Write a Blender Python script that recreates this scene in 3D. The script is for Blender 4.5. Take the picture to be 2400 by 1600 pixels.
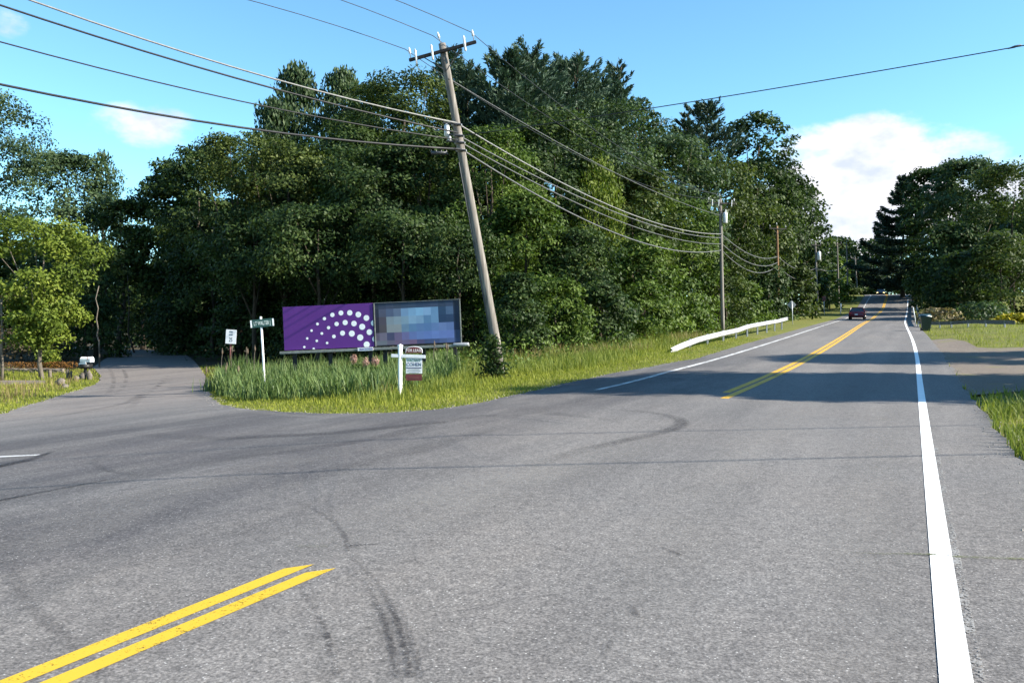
import bpy, bmesh, math, random
import numpy as np
from mathutils import Vector, Matrix

sc = bpy.context.scene
for o in list(bpy.data.objects):
    bpy.data.objects.remove(o)
C = sc.collection
R_ = math.radians

# ------------------------------------------------------------------ camera
F, HX, HY, EYE = 2000.0, 1200.0, 752.0, 1.6      # focal length / principal column / horizon row of a 2400 x 1600 frame
cam = bpy.data.cameras.new('camera')
cam.sensor_width = 36.0
cam.lens = 36.0 * F / 2400.0
cam.shift_y = -(800.0 - HY) / 2400.0
cam.clip_start = 0.05
cam.clip_end = 6000
cam_o = bpy.data.objects.new('camera', cam)
C.objects.link(cam_o)
cam_o.location = (0, 0, EYE)
cam_o.rotation_euler = (R_(90), 0, 0)
sc.camera = cam_o

# ------------------------------------------------------------------ sun, sky, exposure
SUN_EL = 31.0
SUN_AZ = -12.0         # degrees from +X (right) towards -Y (behind the camera)
to_sun = Vector((math.cos(R_(SUN_AZ)) * math.cos(R_(SUN_EL)), math.sin(R_(SUN_AZ)) * math.cos(R_(SUN_EL)), math.sin(R_(SUN_EL))))
sun = bpy.data.lights.new('sun', 'SUN')
sun.energy = 5.0
sun.angle = R_(0.53)
sun.color = (1.0, 0.93, 0.80)
sun_o = bpy.data.objects.new('sun', sun)
C.objects.link(sun_o)
sun_o.location = (40, -10, 40)
sun_o.rotation_euler = to_sun.to_track_quat('Z', 'Y').to_euler()

w = bpy.data.worlds.new('World')
sc.world = w
w.use_nodes = True
nt = w.node_tree
for n in list(nt.nodes):
    nt.nodes.remove(n)
L = nt.links.new
def WN(t, **kw):
    n = nt.nodes.new(t)
    for k, v in kw.items():
        setattr(n, k, v)
    return n
def wmath(op, a, b=None, c=None):
    n = WN('ShaderNodeMath', operation=op)
    for i, v in enumerate((a, b, c)):
        if v is None:
            continue
        if isinstance(v, (int, float)):
            n.inputs[i].default_value = v
        else:
            L(v, n.inputs[i])
    return n.outputs[0]
sky = WN('ShaderNodeTexSky', sky_type='NISHITA')
sky.sun_disc = False
sky.sun_elevation = R_(SUN_EL)
sky.sun_rotation = math.atan2(to_sun.x, to_sun.y)
sky.altitude = 0
sky.air_density = 0.9
sky.dust_density = 0.0
sky.ozone_density = 3.5
tint = WN('ShaderNodeMixRGB', blend_type='MULTIPLY')
tint.inputs[0].default_value = 1.0
tint.inputs[2].default_value = (0.92, 1.24, 1.20, 1)
L(sky.outputs[0], tint.inputs[1])
tc = WN('ShaderNodeTexCoord')
sep = WN('ShaderNodeSeparateXYZ')
L(tc.outputs['Generated'], sep.inputs[0])
az = wmath('ARCTAN2', sep.outputs[0], sep.outputs[1])
el = wmath('ARCSINE', sep.outputs[2])
cmb = WN('ShaderNodeCombineXYZ')
L(az, cmb.inputs[0]); L(wmath('MULTIPLY', el, 1.7), cmb.inputs[1])
def wnoise(scale, detail, rough, off=0.0):
    n = WN('ShaderNodeTexNoise')
    n.inputs['Scale'].default_value = scale
    n.inputs['Detail'].default_value = detail
    n.inputs['Roughness'].default_value = rough
    if off:
        a = WN('ShaderNodeVectorMath', operation='ADD'); a.inputs[1].default_value = (off, off * .37, off * .11)
        L(cmb.outputs[0], a.inputs[0]); L(a.outputs[0], n.inputs['Vector'])
    else:
        L(cmb.outputs[0], n.inputs['Vector'])
    return n.outputs['Fac']
n_big = wnoise(9.0, 7.0, 0.58)
n_sh = wnoise(16.0, 5.0, 0.55, 3.0)
n_far = wnoise(2.2, 6.0, 0.6, 7.0)
def blob(px, py, rx, ry, soft=1.0):
    a0 = math.atan2(px - HX, F)
    e0 = math.atan2(HY - py, math.hypot(F, px - HX))
    da = wmath('DIVIDE', wmath('SUBTRACT', az, a0), rx)
    de = wmath('DIVIDE', wmath('SUBTRACT', el, e0), ry)
    d2 = wmath('ADD', wmath('MULTIPLY', da, da), wmath('MULTIPLY', de, de))
    return wmath('MULTIPLY', wmath('SUBTRACT', 1.0, d2), soft)
# heaps of cumulus standing low over the woods, and the loose field of smaller ones that goes on all round
b = blob(2060, 450, 0.125, 0.080)
b = wmath('MAXIMUM', b, blob(1900, 520, 0.10, 0.07))
b = wmath('MAXIMUM', b, blob(2400, 500, 0.085, 0.055))
b = wmath('MAXIMUM', b, blob(1960, 345, 0.085, 0.034, .55))
b2 = blob(360, 300, 0.055, 0.028, .50)
b3 = blob(20, 60, 0.02, 0.016, .28)
b = wmath('MAXIMUM', b, wmath('MAXIMUM', b2, b3))
b = wmath('MAXIMUM', b, -0.35)
dens = wmath('ADD', wmath('MULTIPLY', b, 0.85), wmath('MULTIPLY', wmath('SUBTRACT', n_big, 0.5), 1.9))
lowband = wmath('SUBTRACT', 0.46, wmath('MULTIPLY', wmath('ABSOLUTE', wmath('SUBTRACT', el, 0.13)), 2.0))
behind = wmath('LESS_THAN', sep.outputs[1], 0.3)
dens2 = wmath('MULTIPLY', wmath('ADD', wmath('SUBTRACT', n_far, 0.80), lowband), behind)
dens = wmath('MAXIMUM', dens, wmath('MULTIPLY', dens2, 3.0))
msk = WN('ShaderNodeMapRange', interpolation_type='SMOOTHSTEP')
msk.inputs['From Min'].default_value = 0.03
msk.inputs['From Max'].default_value = 0.50
msk.inputs['To Max'].default_value = 0.97
L(dens, msk.inputs['Value'])
csh = WN('ShaderNodeMixRGB')
csh.inputs[1].default_value = (3.3, 3.6, 4.5, 1)
csh.inputs[2].default_value = (5.2, 5.1, 5.3, 1)
shf = WN('ShaderNodeMapRange')
shf.inputs['From Min'].default_value = 0.34
shf.inputs['From Max'].default_value = 0.58
L(n_sh, shf.inputs['Value'])
L(shf.outputs[0], csh.inputs[0])
mixc = WN('ShaderNodeMixRGB')
L(msk.outputs[0], mixc.inputs[0]); L(tint.outputs[0], mixc.inputs[1]); L(csh.outputs[0], mixc.inputs[2])
bg = WN('ShaderNodeBackground')
bg.inputs[1].default_value = 0.085
L(mixc.outputs[0], bg.inputs[0])
wo = WN('ShaderNodeOutputWorld')
L(bg.outputs[0], wo.inputs[0])

vs = sc.view_settings
vs.view_transform = 'Standard'
vs.look = 'None'
vs.exposure = 1.5
vs.gamma = 1.0
vs.use_curve_mapping = False
sc.cycles.max_bounces = 6
sc.cycles.diffuse_bounces = 3
sc.cycles.transmission_bounces = 4
sc.cycles.use_denoising = True
sc.render.film_transparent = False

# ------------------------------------------------------------------ the lie of the land
ANG = math.atan2(938.0, F)                       # the main road's direction, to the right of the view axis
DX, DY = math.sin(ANG), math.cos(ANG)            # along the road
NX, NY = DY, -DX                                 # to the right of the road
def sstep(a, b, x):
    u = np.clip((np.asarray(x, float) - a) / (b - a), 0, 1)
    return u * u * (3 - 2 * u)
HT = np.array([-4000, 0, 20, 26, 32, 50, 78, 112, 155, 180, 196, 215, 260, 4000.])
HZ = np.array([0, 0, 0, .04, .13, .5, 1.06, 1.75, 3.4, 6.1, 7.2, 7.2, 5.0, 5.0])
_tt = np.arange(-60, 320, 1.0)
_hh = np.interp(_tt, HT, HZ)
_k = np.exp(-0.5 * (np.arange(-9, 10) / 3.0) ** 2); _k /= _k.sum()
_hs = np.convolve(np.pad(_hh, 9, mode='edge'), _k, mode='valid')
def pt_of(x, y):
    return x * NX + y * NY, x * DX + y * DY
def xy_of(p, t):
    return p * NX + t * DX, p * NY + t * DY
def G(x, y):
    x = np.asarray(x, float); y = np.asarray(y, float)
    p, t = pt_of(x, y)
    h = np.interp(t, _tt, _hs)
    wgt = sstep(-48, -16, p) * (1 - .7 * sstep(45, 130, p))
    p0 = 6.0 + 8.0 * sstep(20, 50, t)
    u = np.clip(-p - p0, 0, 30)
    drop = .055 * np.where(u < 20, u, 20 + (u - 20) * .2)
    drop = drop * (1 - sstep(20, 22, 0 * p))
    bank = .22 * sstep(1.3, 4.5, p) * sstep(30, 55, t)
    lump = .05 * np.sin(x * .31 + 1.0) * np.sin(y * .27 + .4) * sstep(1.5, 6, np.maximum(p - 1.0, -p - 14))
    lane = .05 * np.clip(t - 60, 0, 60) * (1 - sstep(-44, -30, p))
    return h * wgt - drop + bank + lump - lane
def g1(x, y):
    return float(G(x, y))
def at(px, py, dz=0.0):
    """where the ray through a pixel of the 2400 x 1600 frame meets the ground (raised by dz)"""
    kx, kz = (px - HX) / F, -(py - HY) / F
    zs = np.geomspace(2.5, 400, 6000)
    gz = G(kx * zs, zs) + dz
    hit = np.nonzero(EYE + kz * zs <= gz)[0]
    i = hit[0] if len(hit) else len(zs) - 1
    z = zs[i]
    return Vector((kx * z, z, g1(kx * z, z)))
def ray(px, py, z):
    return Vector(((px - HX) / F * z, z, EYE - (py - HY) / F * z))
def cshift(t):
    return -0.9 * sstep(30, 110, t) - 26.0 * sstep(185, 300, t)

# ------------------------------------------------------------------ materials
MATS = {}
class M_:
    def __init__(s, name):
        s.m = bpy.data.materials.new(name)
        s.m.use_nodes = True
        s.t = s.m.node_tree
        for n in list(s.t.nodes):
            s.t.nodes.remove(n)
        s.out = s.n('ShaderNodeOutputMaterial')
        MATS[name] = s.m
    def n(s, t, **kw):
        n = s.t.nodes.new(t)
        for k, v in kw.items():
            setattr(n, k, v)
        return n
    def l(s, a, b):
        s.t.links.new(a, b)
    def noise(s, scale, detail=4, rough=.55, vec=None, sc3=None):
        tcn = s.n('ShaderNodeTexCoord')
        v = vec or tcn.outputs['Object']
        if sc3:
            mp = s.n('ShaderNodeMapping'); mp.inputs['Scale'].default_value = sc3
            s.l(v, mp.inputs[0]); v = mp.outputs[0]
        n = s.n('ShaderNodeTexNoise')
        n.inputs['Scale'].default_value = scale
        n.inputs['Detail'].default_value = detail
        n.inputs['Roughness'].default_value = rough
        s.l(v, n.inputs['Vector'])
        return n.outputs['Fac']
    def ramp(s, fac, stops):
        r = s.n('ShaderNodeValToRGB')
        e = r.color_ramp.elements
        while len(e) < len(stops):
            e.new(.5)
        for k, (p, c) in enumerate(stops):
            e[k].position = p; e[k].color = (*c, 1)
        s.l(fac, r.inputs[0])
        return r.outputs[0]
    def math(s, op, a, b=None):
        n = s.n('ShaderNodeMath', operation=op)
        for i, v in enumerate((a, b)):
            if v is None: continue
            if isinstance(v, (int, float)): n.inputs[i].default_value = v
            else: s.l(v, n.inputs[i])
        return n.outputs[0]
    def mix(s, fac, a, b, mode='MIX'):
        n = s.n('ShaderNodeMixRGB', blend_type=mode)
        for i, v in enumerate((fac, a, b)):
            if isinstance(v, (int, float)): n.inputs[i].default_value = v
            elif isinstance(v, tuple): n.inputs[i].default_value = (*v, 1)
            else: s.l(v, n.inputs[i])
        return n.outputs[0]
    def maprange(s, v, a, b, c=0., d=1.):
        n = s.n('ShaderNodeMapRange')
        n.inputs['From Min'].default_value = a; n.inputs['From Max'].default_value = b
        n.inputs['To Min'].default_value = c; n.inputs['To Max'].default_value = d
        s.l(v, n.inputs['Value'])
        return n.outputs[0]
    def bsdf(s, col, rough=.8, spec=.3, metal=0., bump=None, bstr=.3, bdist=.02, link=True):
        b = s.n('ShaderNodeBsdfPrincipled')
        if isinstance(col, tuple): b.inputs['Base Color'].default_value = (*col, 1)
        else: s.l(col, b.inputs['Base Color'])
        if isinstance(rough, (int, float)): b.inputs['Roughness'].default_value = rough
        else: s.l(rough, b.inputs['Roughness'])
        b.inputs['Specular IOR Level'].default_value = spec
        b.inputs['Metallic'].default_value = metal
        if bump is not None:
            bn = s.n('ShaderNodeBump')
            bn.inputs['Strength'].default_value = bstr
            bn.inputs['Distance'].default_value = bdist
            s.l(bump, bn.inputs['Height']); s.l(bn.outputs[0], b.inputs['Normal'])
        if link:
            s.l(b.outputs[0], s.out.inputs[0])
        return b

def worn(name, c1, c2, scale=6., rough=.7, spec=.3, metal=0., sc3=None, bstr=.15, dist=.01):
    m = M_(name)
    f = m.noise(scale, 5, .6, sc3=sc3)
    m.bsdf(m.ramp(f, [(.32, c1), (.68, c2)]), rough, spec, metal, bump=f, bstr=bstr, bdist=dist)
    return m.m
def leafmat(name, dark, mid, light, rough=.55, spec=.16, trans=.30):
    m = M_(name)
    a = m.n('ShaderNodeAttribute', attribute_name='tone')
    f = m.noise(.35, 2)
    fac = m.math('ADD', a.outputs['Fac'], m.math('MULTIPLY', m.math('SUBTRACT', f, .5), .5))
    col = m.ramp(fac, [(.05, dark), (.5, mid), (.95, light)])
    b = m.bsdf(col, rough, spec, link=False)
    tr = m.n('ShaderNodeBsdfTranslucent')
    m.l(m.mix(1.0, col, (1.0, 1.12, .55), 'MULTIPLY'), tr.inputs[0])
    mx = m.n('ShaderNodeMixShader')
    mx.inputs[0].default_value = trans
    m.l(b.outputs[0], mx.inputs[1]); m.l(tr.outputs[0], mx.inputs[2])
    m.l(mx.outputs[0], m.out.inputs[0])
    return m.m

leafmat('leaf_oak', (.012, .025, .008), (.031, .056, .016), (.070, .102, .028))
leafmat('leaf_olive', (.018, .031, .009), (.046, .070, .017), (.098, .122, .030))
leafmat('leaf_fresh', (.026, .050, .010), (.064, .105, .018), (.122, .170, .030))
leafmat('leaf_maple', (.045, .070, .010), (.098, .138, .018), (.175, .212, .034))
leafmat('leaf_cool', (.018, .038, .018), (.044, .074, .032), (.086, .124, .052))
leafmat('needle', (.022, .044, .030), (.048, .082, .054), (.085, .125, .082), rough=.55, trans=.12)
leafmat('needle_dark', (.018, .034, .024), (.036, .060, .040), (.062, .092, .058), rough=.6, trans=.10)
leafmat('leaf_hedge', (.035, .026, .020), (.062, .050, .030), (.100, .086, .046))
leafmat('grass_mown', (.110, .135, .020), (.200, .225, .032), (.310, .310, .055), trans=.35, spec=.15)
leafmat('grass_wild', (.070, .100, .020), (.135, .170, .032), (.225, .240, .062), trans=.30, spec=.15)
leafmat('grass_dry', (.150, .110, .050), (.215, .165, .075), (.290, .240, .120), trans=.25, spec=.15)
leafmat('reed', (.048, .085, .026), (.098, .150, .046), (.180, .225, .085), trans=.25, rough=.5, spec=.2)
leafmat('reed_plume', (.16, .12, .09), (.22, .17, .13), (.30, .24, .19), trans=.2)
leafmat('goldenrod', (.12, .12, .012), (.30, .25, .012), (.45, .36, .02), trans=.2)
leafmat('flower_red', (.05, .025, .008), (.11, .05, .012), (.19, .10, .02), trans=.2)
leafmat('flower_pink', (.24, .12, .11), (.34, .20, .17), (.45, .30, .26), trans=.2)
leafmat('straw', (.14, .11, .06), (.22, .18, .10), (.30, .26, .15), trans=.2)

worn('bark', (.030, .024, .018), (.085, .070, .055), 7, .9, .1, sc3=(1, 1, .25), bstr=.6, dist=.03)
worn('bark_pale', (.07, .058, .047), (.20, .175, .145), 6, .85, .15, sc3=(1, 1, .2), bstr=.5, dist=.02)
worn('pole_wood', (.105, .092, .082), (.255, .235, .212), 9, .85, .15, sc3=(1.5, 1.5, .06), bstr=.5, dist=.012)
worn('pole_brown', (.15, .085, .045), (.27, .16, .09), 9, .85, .15, sc3=(1.5, 1.5, .06), bstr=.4, dist=.012)
worn('arm_wood', (.022, .020, .020), (.055, .050, .048), 8, .8, .2)
worn('porcelain', (.55, .56, .58), (.78, .78, .80), 8, .25, .5)
worn('metal_grey', (.26, .27, .29), (.42, .43, .45), 10, .45, .5, .35)
worn('metal_dark', (.035, .037, .042), (.07, .072, .08), 10, .5, .5, .2)
worn('galvanised', (.50, .51, .53), (.72, .72, .74), 5, .42, .5, .25)
worn('rail_paint', (.24, .24, .25), (.42, .42, .42), 1.4, .55, .4)
worn('rail_dull', (.15, .16, .18), (.27, .28, .30), 3, .55, .4, .25)
worn('cable_black', (.015, .015, .017), (.03, .03, .032), 12, .5, .4)
worn('cable_grey', (.07, .07, .073), (.14, .14, .143), 12, .5, .45)
worn('cable_pale', (.15, .15, .145), (.25, .245, .24), 12, .5, .5)
worn('sign_white', (.66, .67, .70), (.82, .83, .85), 5, .5, .4)
worn('sign_grey_back', (.14, .15, .16), (.22, .23, .24), 5, .5, .5, .3)
worn('sign_green', (.010, .045, .042), (.018, .065, .058), 5, .4, .5)
worn('sign_letter_green', (.42, .52, .52), (.58, .66, .66), 5, .5, .4)
worn('sign_black', (.012, .012, .013), (.025, .025, .027), 5, .5, .4)
worn('post_white', (.74, .75, .76), (.88, .88, .88), 3, .45, .4)
worn('post_red', (.09, .03, .03), (.14, .05, .045), 6, .6, .3)
worn('panel_maroon', (.085, .018, .022), (.13, .03, .034), 5, .5, .4)
worn('panel_white', (.52, .55, .60), (.68, .70, .74), 5, .5, .4)
worn('letter_white', (.68, .62, .64), (.8, .76, .78), 5, .5, .4)
worn('letter_blue', (.03, .035, .10), (.05, .055, .14), 5, .5, .4)
worn('letter_green', (.05, .13, .06), (.07, .18, .09), 5, .5, .4)
worn('poster_purple', (.108, .025, .208), (.120, .030, .228), 1.2, .5, .3, bstr=.02)
worn('poster_white', (.90, .90, .90), (.96, .96, .96), 3, .5, .3, bstr=.02)
worn('letter_purple', (.16, .06, .28), (.20, .08, .34), 5, .5, .3)
worn('frame_dark', (.012, .013, .016), (.03, .032, .036), 6, .6, .3)
worn('frame_rail', (.16, .17, .16), (.27, .28, .26), 8, .6, .3)
worn('stone', (.08, .068, .058), (.19, .165, .14), 5, .9, .2, bstr=.7, dist=.03)
worn('pebble', (.16, .145, .13), (.32, .30, .27), 9, .9, .2)
worn('bin_green', (.006, .020, .016), (.012, .034, .027), 6, .4, .5)
worn('tyre', (.012, .012, .012), (.025, .025, .025), 12, .8, .2)
worn('plastic_black', (.010, .010, .011), (.02, .02, .021), 9, .5, .4)
worn('mailbox_white', (.70, .70, .72), (.84, .84, .85), 5, .4, .4)
def simple(name, col, rough, spec=.5, metal=0., emit=None, es=0.):
    m = M_(name)
    f = m.noise(9, 3)
    c2 = tuple(min(1, x * 1.25) for x in col)
    b = m.bsdf(m.ramp(f, [(.3, col), (.7, c2)]), rough, spec, metal)
    if emit:
        b.inputs['Emission Color'].default_value = (*emit, 1)
        b.inputs['Emission Strength'].default_value = es
    return m.m
simple('car_maroon', (.13, .016, .028), .3, .5, 0.)
simple('car_dark', (.02, .02, .026), .3, .5, .2)
simple('glass_car', (.012, .016, .022), .06, .8)
simple('lamp_red', (.35, .02, .02), .2, .6)
simple('lamp_lit', (.9, .8, .5), .2, .5, 0, (1.0, .72, .28), 1.9)
simple('chrome', (.55, .55, .57), .18, .6, .8)

def asphalt():
    m = M_('asphalt')
    tcn = m.n('ShaderNodeTexCoord')
    rot = m.n('ShaderNodeMapping', vector_type='POINT')
    rot.inputs['Rotation'].default_value = (0, 0, ANG)       # x across the road, y along it
    m.l(tcn.outputs['Object'], rot.inputs[0])
    v = rot.outputs[0]
    sp = m.n('ShaderNodeSeparateXYZ'); m.l(v, sp.inputs[0])
    P, T = sp.outputs[0], sp.outputs[1]
    fine = m.noise(55, 3, .7, v)
    mid = m.noise(17, 3, .65, v)
    vor = m.n('ShaderNodeTexVoronoi'); vor.inputs['Scale'].default_value = 42
    m.l(v, vor.inputs['Vector'])
    streak = m.noise(1.0, 5, .6, v, sc3=(.9, .07, 1))
    patch = m.noise(.22, 5, .6, v)
    # base tone: worn grey with paler wheel paths
    base = m.ramp(streak, [(.30, (.101, .096, .096)), (.70, (.151, .143, .140))])
    base = m.mix(m.maprange(patch, .42, .68), base, m.mix(1.0, base, (1.10, 1.07, 1.04), 'MULTIPLY'))
    # pinkish older lane surface on the minor road
    side = m.maprange(P, -21, -15, 1, 0)
    base = m.mix(side, base, m.mix(1.0, base, (1.16, 1.10, 1.06), 'MULTIPLY'))
    # younger, darker overlay in the mouth of the junction, with ragged edge
    wob = m.math('MULTIPLY', m.math('SUBTRACT', m.noise(.5, 5, .65, v, sc3=(1, .3, 1)), .5), 7.0)
    pw = m.math('ADD', P, wob)
    d1 = m.math('MULTIPLY', m.maprange(pw, -16.5, -12.5), m.maprange(pw, -6.2, -3.8, 1, 0))
    d2 = m.math('MULTIPLY', m.maprange(T, -6, 3), m.maprange(T, 24, 40, 1, 0))
    dk = m.math('MULTIPLY', m.math('MULTIPLY', d1, d2), m.maprange(m.noise(.8, 5, .65, v, sc3=(1, .25, 1)), .25, .6))
    base = m.mix(m.math('MULTIPLY', dk, .95), base, m.mix(1.0, base, (.50, .50, .54), 'MULTIPLY'))
    stain = m.math('MULTIPLY', m.maprange(m.noise(.9, 6, .7, v, sc3=(1, .5, 1)), .56, .74), .45)
    base = m.mix(stain, base, m.mix(1.0, base, (.62, .61, .60), 'MULTIPLY'))
    pale = m.math('MULTIPLY', m.maprange(m.noise(.35, 6, .7, v, sc3=(1, .35, 1)), .54, .72), .5)
    base = m.mix(pale, base, m.mix(1.0, base, (1.30, 1.25, 1.18), 'MULTIPLY'))
    # aggregate: dark binder and bright chips
    base = m.mix(1.0, base, m.ramp(fine, [(.30, (.46, .46, .46)), (.50, (.98, .98, .98)), (.72, (1.80, 1.80, 1.80))]), 'MULTIPLY')
    base = m.mix(1.0, base, m.ramp(mid, [(.30, (.74, .74, .75)), (.70, (1.24, 1.24, 1.23))]), 'MULTIPLY')
    chip = m.maprange(vor.outputs['Distance'], .10, .26, 1, 0)
    wn = m.n('ShaderNodeTexWhiteNoise', noise_dimensions='3D'); m.l(vor.outputs['Position'], wn.inputs['Vector'])
    chip = m.math('MULTIPLY', chip, m.maprange(wn.outputs['Value'], .80, .86))
    base = m.mix(m.math('MULTIPLY', chip, .8), base, (.52, .51, .50))
    hgt = m.math('ADD', m.math('MULTIPLY', fine, .7), m.math('MULTIPLY', mid, .5))
    m.bsdf(base, .82, .25, bump=hgt, bstr=.45, bdist=.012)
asphalt()

def paint(name, col, edge):
    """road paint worn through to the asphalt in places"""
    m = M_(name)
    tcn = m.n('ShaderNodeTexCoord')
    v = tcn.outputs['Object']
    fine = m.noise(60, 4, .7, v); big = m.noise(2.2, 4, .6, v)
    f = m.math('ADD', m.math('MULTIPLY', fine, .62), m.math('MULTIPLY', big, .38))
    worn_f = m.maprange(f, edge, edge + .05)
    c = m.mix(m.noise(8, 3, .6, v), tuple(x * .90 for x in col), col)
    b = m.bsdf(c, .6, .3, bump=fine, bstr=.3, bdist=.004, link=False)
    t = m.n('ShaderNodeBsdfTransparent')
    mx = m.n('ShaderNodeMixShader')
    m.l(worn_f, mx.inputs[0]); m.l(t.outputs[0], mx.inputs[1]); m.l(b.outputs[0], mx.inputs[2])
    m.l(mx.outputs[0], m.out.inputs[0])
    return m.m
paint('paint_yellow', (.52, .345, .022), .39)
paint('paint_yellow_old', (.60, .34, .030), .39)
paint('paint_white', (.84, .84, .84), .33)
paint('paint_white_old', (.60, .60, .60), .44)
paint('paint_ghost', (.26, .25, .24), .50)

def rubber(name, col, dens):
    m = M_(name)
    tcn = m.n('ShaderNodeTexCoord')
    v = tcn.outputs['Object']
    at_ = m.n('ShaderNodeAttribute', attribute_name='tone')
    f = m.math('MULTIPLY', m.maprange(m.noise(26, 4, .7, v), .30, .66), m.maprange(m.noise(.9, 4, .6, v), .25, .62))
    f = m.math('MULTIPLY', m.math('MULTIPLY', f, at_.outputs['Fac']), dens)
    b = m.bsdf(col, .8, .2, link=False)
    t = m.n('ShaderNodeBsdfTransparent')
    mx = m.n('ShaderNodeMixShader')
    m.l(f, mx.inputs[0]); m.l(t.outputs[0], mx.inputs[1]); m.l(b.outputs[0], mx.inputs[2])
    m.l(mx.outputs[0], m.out.inputs[0])
rubber('tyre_rubber', (.032, .031, .036), .72)
rubber('tar', (.022, .022, .026), 1.5)
rubber('moss', (.10, .115, .025), 1.3)
rubber('dust', (.34, .32, .30), .6)

def ground_mat():
    m = M_('meadow')
    tcn = m.n('ShaderNodeTexCoord'); v = tcn.outputs['Object']
    a = m.noise(.35, 5, .6, v); bq = m.noise(9, 4, .7, v); c = m.noise(1.6, 4, .6, v)
    col = m.ramp(a, [(.30, (.085, .105, .026)), (.52, (.135, .150, .034)), (.72, (.175, .165, .052))])
    col = m.mix(m.maprange(c, .50, .72), col, (.150, .120, .062))
    col = m.mix(1.0, col, m.ramp(bq, [(.25, (.55, .55, .55)), (.75, (1.35, 1.35, 1.3))]), 'MULTIPLY')
    sp = m.n('ShaderNodeSeparateXYZ')
    rot = m.n('ShaderNodeMapping'); rot.inputs['Rotation'].default_value = (0, 0, ANG)
    m.l(v, rot.inputs[0]); m.l(rot.outputs[0], sp.inputs[0])
    # leaf litter on the forest floor left of the road, where nothing is mown
    wood = m.math('MULTIPLY', m.maprange(m.math('ADD', sp.outputs[0], m.math('MULTIPLY', a, 5)), -20, -15, 1, 0), m.maprange(sp.outputs[1], 27, 33))
    col = m.mix(wood, col, m.ramp(bq, [(.3, (.030, .024, .015)), (.7, (.075, .058, .034))]))
    m.bsdf(col, .95, .1, bump=bq, bstr=.8, bdist=.05)
ground_mat()
def gravel_mat():
    m = M_('gravel')
    v = m.n('ShaderNodeTexCoord').outputs['Object']
    f = m.noise(38, 4, .75, v); g = m.noise(.8, 4, .6, v)
    col = m.ramp(f, [(.28, (.085, .068, .056)), (.5, (.155, .130, .110)), (.75, (.27, .235, .205))])
    col = m.mix(m.maprange(g, .55, .75), col, (.17, .16, .075))
    m.bsdf(col, .95, .15, bump=f, bstr=.7, bdist=.03)
gravel_mat()

# ------------------------------------------------------------------ object helpers
def link(o, parent=None):
    C.objects.link(o)
    if parent is not None:
        o.parent = parent
    return o
def mesh_obj(name, me, parent=None, mat=None):
    o = bpy.data.objects.new(name, me)
    if mat is not None:
        me.materials.append(MATS[mat])
    return link(o, parent)
def tag(o, label, cat, group=None):
    o['label'] = label; o['category'] = cat
    if group: o['group'] = group
    return o
def thing(name, label, cat, loc=(0, 0, 0), rz=0., group=None):
    o = bpy.data.objects.new(name, None)
    o.empty_display_size = .2
    link(o)
    o.location = loc; o.rotation_euler = (0, 0, rz)
    return tag(o, label, cat, group)
def struct(o):
    o['kind'] = 'structure'; return o

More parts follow.
